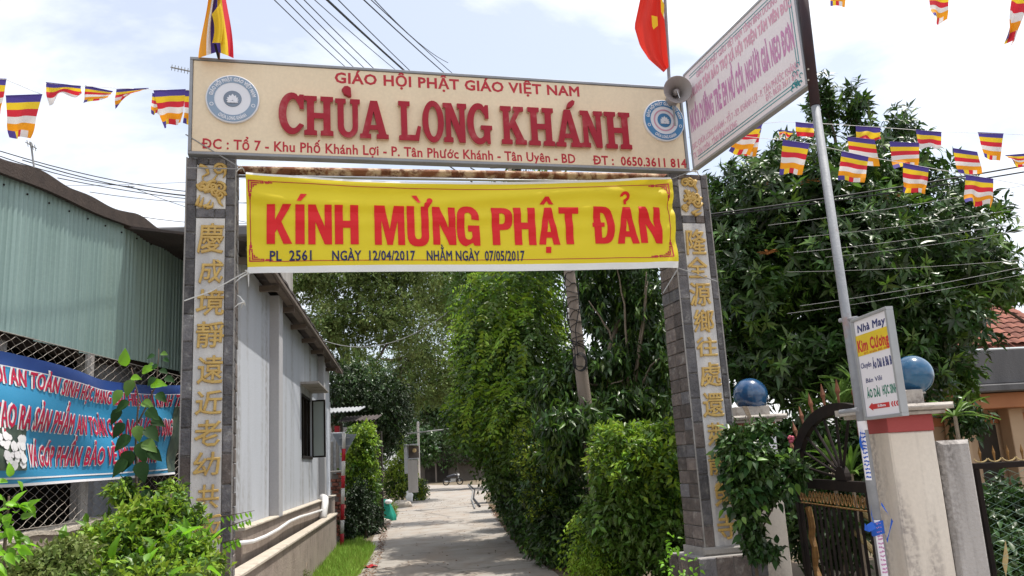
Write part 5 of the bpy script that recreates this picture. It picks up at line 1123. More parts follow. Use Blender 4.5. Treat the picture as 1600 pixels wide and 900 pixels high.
for k in range(30):
    s0 = sA(-10+rr.random()*46); t0 = .15+rr.random()*.22; u, v = bs(s0, t0); r0 = .022+.018*rr.random()
    P = [(u+r0*1.3*math.cos(a)*(.8+.3*rr.random()), v+r0*math.sin(a)*(.7+.3*rr.random())) for a in np.linspace(0, 5.7, 9)]
    MB().add([FN.p(a, b2, BN+bw(a, b2)+.006+.0002*k) for a, b2 in P], [tuple(range(9))]).build('printed_blossom', 'print_white', bl)
def bwarp(u, v):   # text is laid out in banner coordinates: u = length, v = t
    s = (u-uu0)/(uu1-uu0); a, c_ = bs(s, v); return (a, c_, bw(a, c_))
def brow(s_, x0, x1, t0, cap, sh=.06):
    ua, ub_ = FN.hit(x0, 650, BN)[0], FN.hit(x1, 650, BN)[0]
    for m, bo, w_, dp in (('print_white', .058, BN+.004, .002), ('print_crimson', .022, BN+.008, .002)):
        e = .018 if m == 'print_white' else 0
        text(FN, s_, (ua-e, t0), (ub_+e, t0), cap, w_, dp, m, bl, bo, warp=bwarp, res=2)
brow('NUÔI AN TOÀN SINH HỌC MANG LẠI HIỆU QUẢ KINH TẾ CAO', -34, 292, .765, .125); brow('TẠO RA SẢN PHẨM AN TOÀN CHO NGƯỜI SỬ DỤNG', -14, 268, .44, .17); brow('VÀ GÓP PHẦN BẢO VỆ MÔI TRƯỜNG', 47, 240, .155, .165)

# aerials
def aerial(x0, y0, x1, y1, Y, lab, m='wire_grey'):
    t = thing('tv_aerial', lab, 'aerial', at(x0, y0, Y)); MB().tube([at(x0, y0, Y), at(x1, y1, Y)], .018, 6).build('mast', m, t); return t
t = aerial(54, 268, 48, 222, 14, 'thin television aerial mast standing on the warehouse roof'); 
MB().tube([at(40, 222, 14), at(57, 232, 14)], .012, 5).build('boom', 'wire_grey', t)
for k in range(4): MB().tube([at(42+4*k, 219+2.4*k, 13.8), at(44+4*k, 229+2.4*k, 14.2)], .006, 4).build('element', 'wire_grey', t)
t = thing('tv_aerial', 'comb shaped television aerial sticking out left of the signboard', 'aerial', at(300, 112, 12)); MB().tube([at(267, 105, 12), at(300, 112, 12)], .012, 5).build('boom', 'wire_grey', t)
for k in range(6): MB().tube([at(269+5*k, 101+1.1*k, 12), at(268+5*k, 110+1.1*k, 12)], .006, 4).build('element', 'wire_grey', t)
MB().tube([at(300, 112, 12), at(302, 470, 12.0)], .02, 6).build('mast', 'wire_grey', t)

# ---------------------------------------------------------------- utility poles and cables
up_ = thing('utility_pole', 'leaning concrete utility pole wound with black cables in front of the trees', 'pole', gr(946, 888)); 
pu = [at(862, 200, 12.6), at(946, 888, 12.6)]; MB().tube([pu[0]*(1-t)+pu[1]*t for t in np.linspace(0, 1, 8)], list(np.linspace(.068, .115, 8)), 14).build('shaft', 'pole_concrete', up_, smooth=True)
def onp(y): t = (y-200)/688; return pu[0]*(1-t)+pu[1]*t, .068+.047*t
rr = random.Random(5)
for y in list(range(430, 552, 9))+[555, 557, 559, 574, 590, 745, 762]:
    c, r_ = onp(y); tl_ = rr.uniform(-.08, .08)
    MB().tube([c+np.array([math.cos(a)*(r_+.008), math.sin(a)*(r_+.008), tl_*math.cos(a+rr.random())]) for a in np.linspace(0, 6.2, 14)], .009 if 553 < y < 560 else .005, 5).build('cable_wrap', 'wire_black', up_)
c, r_ = onp(566); cc = at(905, 566, 12.4)
for k in range(3): MB().tube([cc+np.array([math.cos(a)*.095+.01*k, -.02*k, math.sin(a)*(.12+.01*k)]) for a in np.linspace(0, 6.283, 24)], .007, 5).build('cable_coil', 'wire_black', up_)
for P in ([(884,430),(880,470),(884,515),(898,545),(900,575)], [(903,440),(905,480),(899,515),(903,560)], [(885,480),(888,505),(893,520)]): MB().tube([at(x, y, 12.4) for x, y in P], .008, 5).build('hanging_cable', 'wire_black', up_)
for y in (482, 492): MB().box(Frame(*at(887, y, 12.45)[:2], 0), -.02, .02, at(887, y+6, 12.45)[2], at(887, y, 12.45)[2], -.02, .02, .004).build('clamp', 'pvc', up_)
for k, (y0, y1) in enumerate(((742, 760), (768, 800))):
    a, ra = onp(y0); b2, rb = onp(y1); MB().grid(lambda s, t: a*(1-t)+b2*t+np.array([math.cos(-2.3+1.2*s)*(ra+.012), math.sin(-2.3+1.2*s)*(ra+.012), 0]), 6, 2).build('poster', 'wall_column', up_)
up2 = thing('utility_pole', 'distant utility pole with crossarm and tangled cables seen just above the yellow banner', 'pole', gr(800, 771))
pt = at(794, 215, 36); pf = np.array([pt[0]+.3, 36.2, 0]); MB().tube([pt, pf], [.12, .2], 10).build('shaft', 'pole_concrete', up2, smooth=True)
for dz, L_ in ((.6, 1.2), (1.4, .9)): MB().tube([pt+np.array([-L_, 0, -dz]), pt+np.array([L_, .2, -dz])], .05, 6).build('crossarm', 'black_metal', up2)
MB().lathe(pt+np.array([.3, -.25, -2.0]), [(.05, 0), (.2, .05), (.22, .6), (.05, .7)], 10).build('transformer', 'black_metal', up2)
for k in range(6): MB().lathe(pt+np.array([-1.0+.4*k, 0, -.57]), [(.04, 0), (.07, .05), (.04, .1), (.07, .15), (.02, .2)], 8).build('insulator', 'pole_concrete', up2)
CW = [((440,-6),(620,170),14,30,.010),((456,-6),(640,180),14,30,.010),((472,-6),(660,185),14,30,.010),((486,-6),(690,200),14,30,.010),((503,-8),(700,170),13,30,.008),((520,-10),(742,200),13,30,.022),((536,-12),(748,205),12,30,.009),((583,-6),(790,190),12,30,.011),((590,-10),(800,188),12,30,.008),((592,-12),(700,98),12,20,.008)]
for k, (a, b2, ya, yb2, r_) in enumerate(CW):
    A_, B_ = at(*a, ya), at(*b2, yb2); A2 = A_+(A_-B_)*.5
    wire([A2, B_], r_, sag=.25, n=14, label='black overhead cable above the signboard, %s' % ['leftmost','second from the left','third from the left','fourth from the left','fifth from the left','thick twisted one','just right of the twisted one','thick one on the right','rightmost of the long ones','short thin one crossing at the right'][k], cat='cable', group='overhead cables above the signboard')
for k, (a, b2, ya, yb2) in enumerate([((0,236),(300,300),16,20),((35,250),(300,306),16,20),((35,250),(300,307),16,22),((90,278),(400,318),18,24),((0,244),(210,292),16,22),((200,290),(400,350),22,24),((140,300),(400,316),18,24),((180,332),(400,348),16,24),((0,290),(400,278),30,34)]):
    wire([at(*a, ya), at(*b2, yb2)], .011 if k < 5 else .008, sag=.12, label='thin cable over the warehouse roof, '+['topmost','second from the top','third from the top','long sagging lower one','steep one from the left edge','one dropping to the gate pillar','faint level one','lowest short one','faint highest level one'][k], cat='cable', group='cables over the warehouse roof')
for k, (a, b2) in enumerate([((1085,338),(1640,252)),((1085,341),(1640,262)),((1200,352),(1640,282)),((1240,372),(1640,318)),((1240,395),(1640,340)),((1290,402),(1640,352)),((1230,425),(1640,402)),((1250,478),(1640,408)),((1230,490),(1640,420))]):
    wire([at(*a, 9.2), at(*b2, 8.6)], [.009,.008,.0024,.002,.0024,.002,.002,.0024,.002][k], 'wire_grey' if k > 1 else 'wire_black', sag=.03, label='cable crossing in front of the big leafy tree, '+['upper of the thick pair','lower of the thick pair','third from the top','fourth from the top','fifth from the top','sixth from the top','seventh from the top','eighth from the top','lowest'][k], cat='cable', group='cables in front of the big tree')
for k, P in enumerate([[(700,258,36),(760,300,36)],[(735,262,36),(800,300,36)],[(842,262,30),(850,300,30)],[(795,268,36),(850,250,40)],[(800,262,36),(840,300,30)]]):
    wire([at(*P[0]), at(*P[1])], .03, label='black cable in the gap above the yellow banner, '+['leftmost','second from the left','beside the pole','rising to the right','falling to the right'][k], cat='cable', group='cables in the gap above the yellow banner')
wire([at(500,530,25), at(760,430,22)], .012, 'wire_grey', sag=.9, n=16, label='pale cable sagging across the feathery trees below the banner', cat='cable')
wire([at(632,678,38), at(705,670,38)], .03, 'wire_grey', label='short pale cable running to the lane lamp post', cat='cable')
wire([gr(732,757)+[0,0,.05], gr(742,766)+[0,0,.05], gr(740,780)+[0,0,.05], gr(750,793)+[0,0,.05]], .04, 'wire_black', label='black cable lying along the edge of the lane', cat='cable'); wire([gr(731,758)+[0,0,.05], gr(739,768)+[0,0,.05], gr(737,782)+[0,0,.05], gr(742,796)+[0,0,.05]], .03, 'wire_grey', label='second thinner cable lying on the lane', cat='cable')
ps = [gr(547, 800)]

# ---------------------------------------------------------------- left lane side things
sgn = thing('yield_sign', 'red and white striped post with the dull back of a triangular road sign', 'road sign', gr(533, 860))
base = gr(534, 860); tp0 = at(537.5, 676, base[1])
for k, (y0, y1, m) in enumerate(((677,702,'stripe_white'),(702,722,'stripe_red'),(722,745,'stripe_white'),(745,765,'stripe_red'),(765,790,'stripe_white'),(790,815,'stripe_red'),(815,836,'stripe_white'),(836,862,'stripe_red'))):
    f = lambda y: tp0+(base-tp0)*((y-676)/(862-676)); MB().tube([f(y0), f(y1)], .042, 12).build('post_band', m, sgn, smooth=True)
P3 = [at(519.5,678,base[1]+.07), at(557.5,678,base[1]+.07), at(538,713,base[1]+.07)]
MB().add(P3+[p+np.array([0,.012,0]) for p in P3], [(0,1,2),(5,4,3),(0,3,4,1),(1,4,5,2),(2,5,3,0)]).build('plate', 'sign_back', sgn)
for y in (684, 697): MB().box(Frame(*at(538,y,base[1]+.05)[:2],0), -.12, .12, at(538,y,base[1])[2]-.012, at(538,y,base[1])[2]+.012, -.0, .02).build('clamp', 'alu', sgn)
MB().tube([at(514,629,20.5), gr(516,838)*[1,1,0]+[0,0,.0]], .035, 8).build('downpipe', 'alu', label='thin grey downpipe at the far corner of the blue grey building', cat='pipe', smooth=True)
bk = thing('brick_pier', 'broken red brick pier between the blue grey building and the striped post', 'brick pier', gr(522,850))
BK = Frame(*gr(516,848)[:2], 0); rr = random.Random(2); zk = BK.hit(520,739)[1]; z = .05
while z < zk:
    for q in range(2):
        if rr.random() < .88: tile(BK, .0+.16*q+(.05 if int(z*10)%2 else 0), .15+.16*q+(.05 if int(z*10)%2 else 0), z, z+.085, -.2+rr.random()*.05, .0, 'brick_red', bk, 'brick', .004)
    z += .092
MB().box(BK, -.03, .34, zk, zk+.05, -.25, .03, .012).build('cap', 'concrete', bk)
MB().box(BK, .01, .31, 0, zk-.02, -.24, -.19).build('core', 'mortar', bk)
far = thing('rendered_wall', 'stained pale rendered wall behind the striped road sign', 'wall', at(530,760,24)*[1,1,0]); FWf = Frame(*at(514,740,24)[:2], .0)
MB().box(FWf, 0, .85, 0, FWf.hit(520,676)[1], -.2, 0, .01).build('wall_face', 'wall_blue', far)
for k in range(5): MB().box(FWf, .05+.16*k, .13+.16*k, 0, FWf.hit(520,690)[1], .0, .03, .005).build('rib', 'concrete', far)
sh_ = thing('lean_to', 'low tin lean-to with odds and ends above the pale wall at the lane edge', 'shed', at(540,670,25)*[1,1,0]); SF = Frame(*at(505,660,25)[:2], .0)
MB().grid(lambda s, t: SF.p(.0+1.1*s, SF.hit(520,646)[1]+.02*math.sin(s*60)+.2*(1-t), .3-1.2*(1-t)), 50, 2, (0,0,.02)).build('tin_roof', 'alu', sh_)
MB().grid(lambda s, t: SF.p(.5+1.1*s, SF.hit(520,661)[1]+.02*math.sin(s*60)+.2*(1-t), .3-1.2*(1-t)), 50, 2, (0,0,.02)).build('tin_roof', 'roof_dark', sh_)
for q in (0,.5,1.1,1.5): MB().box(SF, q, q+.06, 0, SF.hit(520,662)[1], -.1, -.04).build('post', 'timber_dark', sh_)
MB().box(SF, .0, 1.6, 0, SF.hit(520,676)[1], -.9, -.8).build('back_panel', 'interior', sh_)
for k,(q,m) in enumerate(((.05,'pvc'),(.3,'stripe_red'),(.55,'panel_white'),(.8,'wire_black'),(1.1,'pvc'))): MB().box(SF, q, q+.14, SF.hit(520,677)[1], SF.hit(520,668)[1]+.05*(k%2), -.3, -.15, .01).build('stored_box', m, sh_)
ppx = gr(604,815); cp = thing('slatted_post', 'white concrete post with square holes at the lane edge', 'post', gr(596,816)); c5 = gr(596,816); hh = at(597,745,c5[1])[2]
CP = Frame(c5[0], c5[1], 0); 
for a in ((-.07,-.035),(.035,.07)): MB().box(CP, *a, 0, hh, -.06, .06, .005).build('upright', 'pvc', cp)
for k in range(16): MB().box(CP, -.035, .035, hh*k/16, hh*k/16+.03, -.05, .05).build('rung', 'pvc', cp)
gc = thing('green_cloth', 'dark green cloth hung as a sack beside the white slatted post', 'cloth', gr(605,816)); q0 = gr(606,814)
def gcf(s, t):
    a = s*6.283; r = .10+.24*t**.7*(1-.25*max(0,t-.8)*5); c = at(600+5*t, 780+34*t, q0[1]); return c+np.array([math.cos(a)*r*(1+.12*math.sin(a*5)), math.sin(a)*r*.6, 0])
MB().grid(gcf, 40, 12).build('cloth', 'cloth_green', gc, smooth=True); MB().ball(at(607,784,q0[1]-.1), .13, 12, (1,.7,.6)).build('bundle_top', 'pvc', gc, smooth=True)
wbp = gr(640,786); b = MB(); b.ball(wbp+[0,0,.30], .26, 16, (.7,.7,1.3)); b.v = [tuple(np.array(v)*[1,1,1]+np.array([.04*math.sin(v[2]*20),0,.02*math.sin(v[0]*30)])) for v in b.v]; b.build('plastic_bag', 'bag_white', label='stuffed white plastic bag standing at the lane edge by the bushes', cat='bag', smooth=True)
def rock(x, y, r, lab, m='concrete_light', sq=(1.4,1,.6)):
    b = MB(); b.ball(gr(x,y)+[0,0,r*.3], r, 10, sq); rr = random.Random(int(x)); b.v = [tuple(np.array(v)+np.array([rr.uniform(-1,1),rr.uniform(-1,1),rr.uniform(-1,1)])*r*.12) for v in b.v]; b.build('rock', m, label=lab, cat='stone')
rock(628,793,.34,'pale stone slab at the left edge of the lane'); rock(597,819,.2,'rubble lump at the foot of the white slatted post'); rock(660,778,.3,'small pale stone farther up the lane edge')
rp = thing('red_litter', 'crumpled red plastic scrap lying on the lane', 'litter', gr(579,887)); p = gr(579,887)
MB().grid(lambda s, t: p+np.array([-.12+.24*s+.02*math.sin(t*5), -.12+.25*t, .03+.018*math.sin(s*9+t*3)]), 8, 6).build('scrap', 'stripe_red', rp)
# lamp stall frame and post far left of lane
stl = thing('stall_frame', 'small grey framed stall window with a warm glint beside a thin post', 'stall', gr(642,778)); YS = 38.0
SFm = Frame(*at(631,700,YS)[:2], 0); zz = lambda y: SFm.hit(640,y)[1]; uu_ = lambda x: SFm.hit(x,700)[0]
MB().box(SFm, uu_(631), uu_(636), zz(740), zz(696), -.5, 0, .01).build('side_panel', 'alu', stl); MB().box(SFm, uu_(631), uu_(652), zz(696), zz(694), -.6, .1, .01).build('roof', 'alu', stl)
MB().box(SFm, uu_(636), uu_(652), zz(718), zz(716), -.5, 0).build('shelf', 'alu', stl); MB().box(SFm, uu_(636), uu_(651), zz(770), zz(719), -.1, -.02).build('front_panel', 'concrete', stl); MB().box(SFm, uu_(636), uu_(652), zz(716), zz(697), -.6, -.5).build('back', 'eave_wood', stl)
MB().ball(SFm.p(uu_(646), zz(704), -.3), .10, 10).build('lamp', 'bamboo', stl)
MB().tube([at(653,660,YS), gr(656,772)*[1,1,0]+[0,0,0]], .055, 8).build('lane_post', 'pvc', label='thin whitish post beside the stall window up the lane', cat='post', smooth=True)
# far end of the lane: dark gateway, posts, motorcycle
fh = thing('far_house', 'shadowed house front with a dark doorway at the end of the lane', 'house', gr(700,755)); FH = Frame(*gr(655,755)[:2], 0.05); q = lambda x,y=745: FH.hit(x,y)
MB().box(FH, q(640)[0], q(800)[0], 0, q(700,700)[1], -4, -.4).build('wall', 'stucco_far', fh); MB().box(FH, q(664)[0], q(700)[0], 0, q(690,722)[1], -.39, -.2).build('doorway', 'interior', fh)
MB().box(FH, q(655)[0], q(790)[0], q(700,722)[1], q(700,716)[1], -.5, 1.2).build('awning', 'roof_dark', fh)
for x in (681, 715, 744): MB().box(FH, q(x)[0], q(x)[0]+.16, 0, q(x,722)[1], .8, 1.0).build('post', 'pole_concrete' if x < 700 else 'stucco_far', fh)
mc = thing('parked_motorcycle', 'black and silver motorcycle parked side on at the end of the lane', 'motorcycle', gr(708,758)); cM = gr(708,758)
for dx in (-.62, .62):
    b = MB(); b.tube([cM+np.array([dx+.27*math.cos(a), 0, .30+.27*math.sin(a)]) for a in np.linspace(0,6.283,18)], .05, 6, False); wl_ = b.build('wheel', 'tyre', mc)
    MB().lathe(cM+np.array([dx,-.03,.30]), [(.02,0),(.06,.0),(.06,.06),(.02,.06)], 10, (0,1,0)).build('hub', 'chrome', wl_)
MB().tube([cM+np.array(v) for v in ([-.55,0,.75],[-.2,0,.78],[.1,0,.86],[.35,0,.82],[.5,0,.75])], [.07,.13,.15,.12,.04], 8).build('fuel_tank_and_seat', 'moto_body', mc, smooth=True)
MB().box(Frame(cM[0],cM[1],0), -.2, .25, .28, .6, -.12, .12, .04).build('engine', 'chrome', mc)
MB().tube([cM+np.array([.62,0,.3]), cM+np.array([.42,0,.98])], .03, 6).build('fork', 'chrome', mc); MB().tube([cM+np.array([.38,-.3,1.04]), cM+np.array([.42,0,.98]), cM+np.array([.38,.3,1.04])], .02, 6).build('handlebar', 'chrome', mc)
MB().ball(cM+np.array([.52,0,.88]), .10, 10).build('headlight', 'pvc', mc); MB().tube([cM+np.array([-.1,.1,.3]), cM+np.array([-.85,.12,.38])], .045, 8).build('exhaust', 'chrome', mc)

# ---------------------------------------------------------------- trees and plants
def tree(name, label, cat, base, group=None): return thing(name, label, cat, base, group)
# big whorled leaf tree at the right
bt_b = [blob(1175,330,11.2,75,85,1.3,760), blob(1150,455,11.0,70,100,1.2,800), blob(1262,312,11.6,100,76,1.7,1100), blob(1288,170,11.8,20,48,.4,120), blob(1338,168,11.6,14,42,.3,70), blob(1408,205,11.6,22,38,.4,90), blob(1365,285,11.6,92,52,1.3,620),
        blob(1290,420,11.4,130,120,2.0,1700), blob(1420,400,11.6,115,110,1.8,1300), blob(1500,320,11.6,38,50,.6,120), blob(1490,430,11.5,76,56,1.0,500), blob(1430,520,11.2,90,80,1.3,800), blob(1300,560,11.2,120,75,1.4,900), blob(1190,565,11.0,75,60,1.0,480), blob(1560,440,11.4,30,24,.4,60), blob(1100,300,12.2,22,30,.4,60), blob(1225,235,12,22,22,.4,60), blob(1350,215,11.8,16,26,.3,60), blob(1395,590,11,70,60,.9,300), blob(1115,385,11.6,40,90,.8,240)]
base = gr(1320,820)*0+np.array([5.1,11.8,0]); T = tree('broadleaf_tree', 'large dense tree with glossy whorled leaves behind the sphere topped pillars', 'tree', base)
tr = limb(T, [base, base+[-.1,-.1,1.6], base+[.0,0,2.6]], .2, .14, name='trunk', n=10)
for e in ((1180,330,11.3),(1270,280,11.7),(1290,170,11.8),(1375,250,11.7),(1408,205,11.6),(1440,400,11.7),(1510,440,11.5),(1300,430,11.5),(1160,470,11.1),(1550,470,11.4),(1337,168,11.6)):
    limb(T, [base+[0,0,1.6+.8*random.random()], (base+[0,0,2.6])*.5+at(*e)*.5+rng.normal(size=3)*.25, at(*e)], .07, .015)
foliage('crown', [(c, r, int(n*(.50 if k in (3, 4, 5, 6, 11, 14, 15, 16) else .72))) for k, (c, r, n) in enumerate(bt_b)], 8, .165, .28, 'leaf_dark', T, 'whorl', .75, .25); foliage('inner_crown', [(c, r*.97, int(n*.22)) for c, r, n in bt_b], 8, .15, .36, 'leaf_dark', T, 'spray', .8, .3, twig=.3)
foliage('sunlit_leaves', [(c, r*1.04, max(5, n//11)) for c, r, n in bt_b], 8, .155, .26, 'leaf_mid', T, 'whorl', .12, .1)  # outer leaves in a lighter green: sunlight put into the leaf colour
big_leaves(T, bt_b, 190, .18, .27, 'leaf_glossy'); big_leaves(T, [bt_b[7], bt_b[9], bt_b[1]], 60, .15, .28, 'leaf_one')
for x, y, Y in ((1265,288,10.2),(1200,398,9.9),(1398,310,10.1),(1403,335,10.1),(1193,292,10.6)):
    c = at(x, y, Y)
    for k in range(6): a = k*1.05; leaf(T, c, [math.cos(a), math.sin(a), .5], [0,0,1], .15, .04, 'leaf_rosy', 'lance')
for x, y, Y in ((1200,425,10.2),(1210,440,10.2),(1192,445,10.2),(1222,432,10.2),(1185,430,10.3),(1205,455,10.2),(1440,320,10.2),(1385,300,10.1),(1330,300,10.4)):
    c = at(x, y, Y)
    for k in range(8): a = k*.8+x; leaf(T, c, [math.cos(a), math.sin(a), .45], [0,0,1], .19, .05, 'leaf_one', 'lance')
# right end light tree over the tiled roof
rb = [blob(1540,458,12.5,60,20,.6,330), blob(1600,452,12.6,40,16,.6,170), blob(1500,500,12.5,34,30,.5,160), blob(1500,590,12.0,30,50,.4,120)]
base = np.array([8.9,12.6,0.0]); T = tree('slender_tree', 'light leaved tree reaching over the clay tile roof at the right edge', 'tree', base)
limb(T, [base, base+[.1,0,2.4], at(1600,460,12.8)], .10, .03, name='trunk'); limb(T, [base+[.1,0,2.4], at(1530,462,12.6)], .05, .012)
foliage('crown', rb, 6, .15, .32, 'leaf_mid', T, 'spray', .8, .4)
# dark glossy tree behind the utility pole
db = [blob(960,405,14.6,80,46,1.0,330), blob(1005,480,14.6,50,55,.9,240), blob(925,475,14.8,42,50,.8,150), blob(950,575,14.6,80,34,.9,260), blob(865,610,14.6,42,36,.8,190), blob(975,632,13.9,70,20,.7,230), blob(895,668,12.6,60,26,.5,240), blob(1035,560,14.0,22,70,.6,150), blob(900,712,13.0,60,26,.6,220), blob(1035,650,13.6,26,34,.6,110)]
dbs = [blob(985,500,17,70,80,1.0,500), blob(1000,570,17,70,50,1.0,500), blob(950,660,16.5,90,60,1.0,800), blob(1040,640,16,40,90,.8,400)]
base = np.array([2.1,14.4,0.0]); T = tree('glossy_tree', 'dark glossy tree with drooping leaves behind the leaning utility pole', 'tree', base)
limb(T, [base, base+[-.1,0,2.0], at(952,545,14.6), at(968,500,14.8)], .08, .04, 'bark_pale', 'trunk', 9)
for e in ((1010,425,13.7),(920,470,14.1),(960,400,13.9),(1030,560,13.4),(870,610,14.3),(955,600,13.6),(1012,440,13.5)): limb(T, [base+[-.2,0,2.0+random.random()], (base+[0,0,3])*.4+at(*e)*.6, at(*e)], .028, .008, 'bark_pale')
foliage('crown', db, 7, .19, .30, 'leaf_dark', T, 'spray', .6, .9, twig=.3); foliage('shaded_crown', dbs, 7, .19, .34, 'leaf_shade', T, 'spray', .7, .9, twig=.3); foliage('sunlit_leaves', [(c, r*1.03, n//3) for c, r, n in db], 7, .16, .30, 'leaf_mid', T, 'spray', .15, .9, twig=.25)  # shaded and sunlit leaves: light and shade put into darker and lighter greens
big_leaves(T, db[3:7], 90, .17, .30, 'leaf_one', droop=.8)
# bright pinnate tree
bb_ = [blob(800,470,18,72,48,1.6,600), blob(760,540,18,40,60,1.4,460), blob(830,545,17.5,62,75,1.6,700), blob(760,620,18,42,60,1.3,460), blob(820,640,17,55,50,1.3,420), blob(725,640,19,22,30,.8,140), blob(790,700,18.5,40,45,1.1,260)]
base = np.array([.9,18.6,0.0]); T = tree('bright_tree', 'bright yellow green feathery tree at the right side of the lane under the banner', 'tree', base)
limb(T, [base, base+[0,0,2.5], at(800,520,18)], .14, .05, name='trunk')
for e in ((760,540,18),(830,540,17.6),(800,460,18),(770,620,18)): limb(T, [base+[0,0,2.2], at(*e)], .05, .012)
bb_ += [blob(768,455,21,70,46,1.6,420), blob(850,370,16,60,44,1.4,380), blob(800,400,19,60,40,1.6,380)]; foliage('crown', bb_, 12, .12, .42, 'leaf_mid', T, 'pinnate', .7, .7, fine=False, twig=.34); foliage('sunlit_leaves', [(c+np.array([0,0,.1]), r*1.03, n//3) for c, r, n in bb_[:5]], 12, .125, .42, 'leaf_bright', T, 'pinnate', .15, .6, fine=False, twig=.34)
# fine leaved shrub
T = tree('fine_shrub', 'loose olive green shrub with tiny leaves beside the lane', 'shrub', np.array([.7,14.6,0]))
fb_ = [blob(845,715,14.2,42,50,.8,700), blob(830,680,14.4,30,30,.6,280), blob(850,770,14.2,38,40,.8,420)]
limb(T, [np.array([.7,14.6,0]), at(845,720,14.3)], .05, .02, name='stem'); foliage('foliage', fb_, 9, .055, .5, 'leaf_yellow', T, 'spray', .6, .2, fine=False, twig=.25)
foliage('inner_foliage', [(c, r*.9, n) for c, r, n in fb_], 8, .07, .5, 'leaf_dark', T, 'spray', .8, .2, fine=False, twig=.2)
# clipped bright hedge bush by the right pillar, dark below
hb = [blob(985,730,11.4,62,62,.9,900), blob(1035,745,11.2,40,80,.8,700), blob(990,810,11.4,80,75,.9,1000), blob(965,860,11.8,40,50,.6,420), blob(1040,850,11,45,60,.8,460)]
T = tree('hedge_bush', 'rounded bush with shiny light leaves standing left of the right gate pillar', 'bush', np.array([1.9,11.6,0])); limb(T, [np.array([1.9,11.6,0]), at(1000,770,11.4)], .07, .02, name='stem')
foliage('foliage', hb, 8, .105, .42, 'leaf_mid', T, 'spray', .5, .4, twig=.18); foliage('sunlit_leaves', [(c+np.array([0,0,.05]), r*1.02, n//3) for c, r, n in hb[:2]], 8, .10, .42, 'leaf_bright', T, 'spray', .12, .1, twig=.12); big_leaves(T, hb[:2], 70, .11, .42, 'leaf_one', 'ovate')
# fern like sprays in front of the bush
T = tree('feathery_shrub', 'arching feathery light green shrub against the foot of the utility pole', 'shrub', np.array([1.3,12.4,0]))
ff = [blob(966,765,11.8,26,28,.3,90), blob(952,830,11.7,30,30,.35,110), blob(945,880,11.6,48,30,.4,120), blob(905,808,12.0,14,8,.2,24), blob(915,848,11.9,20,9,.2,34), blob(972,800,11.7,28,20,.3,60)]
limb(T, [np.array([1.3,12.4,0]), at(930,800,12)], .05, .015, name='stem')
foliage('foliage', ff, 18, .07, .32, 'leaf_bright', T, 'pinnate', .6, 1.0, fine=False, twig=.34)
# long dark hedge along the right of the lane
T = tree('overhanging_tree', 'tall leafy tree behind the banner whose crown shades the lane', 'tree', np.array([2.2,17.5,0])); limb(T, [np.array([2.2,17.5,0]), np.array([2.0,17.3,4.0]), np.array([.6,17,6.3])], .13, .05, name='trunk')
foliage('crown', [(np.array([.55,15.2,6.3]), np.array([1.1,1.2,.7]), 500), (np.array([-.4,21.0,7.0]), np.array([1.4,1.0,.7]), 550), (np.array([-1.5,19.8,7.2]), np.array([1.9,.9,.6]), 700), (np.array([-.9,27,8.0]), np.array([1.4,1.4,.8]), 500)], 9, .16, .36, 'leaf_mid', T, 'spray', .8, .4, fine=False, twig=.3)
T = tree('tall_hedge', 'tall dark hedge shading the right edge of the lane', 'hedge', np.array([.6,22,0])); hb2 = []
for Y, x, y, rx, ry, n in ((14.0,890,850,45,55,500),(14.2,880,800,60,80,900),(15.5,865,840,42,45,500),(16.5,850,790,50,85,1000),(19,822,770,42,70,1000),(22,805,750,40,70,1000),(26,795,735,34,60,900),(31,788,725,30,55,800),(38,782,722,28,48,800),(17.5,838,830,28,34,400),(20,815,810,24,26,350),(24,795,790,18,22,300)):
    hb2.append(blob(x, y, Y, rx, ry, 1.0, n))
for k in range(5): limb(T, [np.array([.75-.2*k, 14+4*k, 0]), hb2[1+k][0]], .06, .02, name='stem')
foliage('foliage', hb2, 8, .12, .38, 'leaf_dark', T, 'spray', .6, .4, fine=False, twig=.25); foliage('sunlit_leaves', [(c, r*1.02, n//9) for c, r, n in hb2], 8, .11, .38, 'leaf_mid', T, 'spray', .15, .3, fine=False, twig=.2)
# left lane trees
def fine_tree(name, label, base, blobs, trunk, limbs, m1='leaf_fine', m2='leaf_olive', ln=.16, tr=.3, per=12, sun=.35):
    T = tree(name, label, 'tree', base); limb(T, trunk, tr, tr*.5, name='trunk', n=9)
    for a, b in limbs: limb(T, [a, (np.array(a)+np.array(b))/2+rng.normal(size=3)*.4, b], tr*.4, .03)
    foliage('crown', [(c, r, int(n*.5)) for c, r, n in blobs], per, ln, .45, m1, T, 'spray', .85, .3, fine=False, twig=.55)
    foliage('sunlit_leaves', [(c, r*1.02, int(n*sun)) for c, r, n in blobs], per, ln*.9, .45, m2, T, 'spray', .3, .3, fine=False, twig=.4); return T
b0 = np.array([-8.6,36,0]); fk = at(545,585,36)
fine_tree('tamarind_tree', 'big feathery tree with a forked dark trunk left of the lane', b0, [blob(480,440,36,55,40,2.5,800), blob(560,430,36,75,60,3,1400), blob(520,510,35,50,50,2.2,800), blob(610,500,36,70,55,3,1200), blob(640,430,37,60,50,3,1000), blob(560,590,34,45,50,2,700), blob(700,470,39,32,50,2,420), blob(600,380,36,110,50,3,900)],
          [b0, b0+[.2,0,3], fk], [(fk, at(500,470,36)), (fk, at(562,520,36)), (at(562,520,36), at(575,440,36)), (fk, at(620,520,36)), (at(562,520,36), at(600,480,36))])
b0 = np.array([-8.2,46,0])
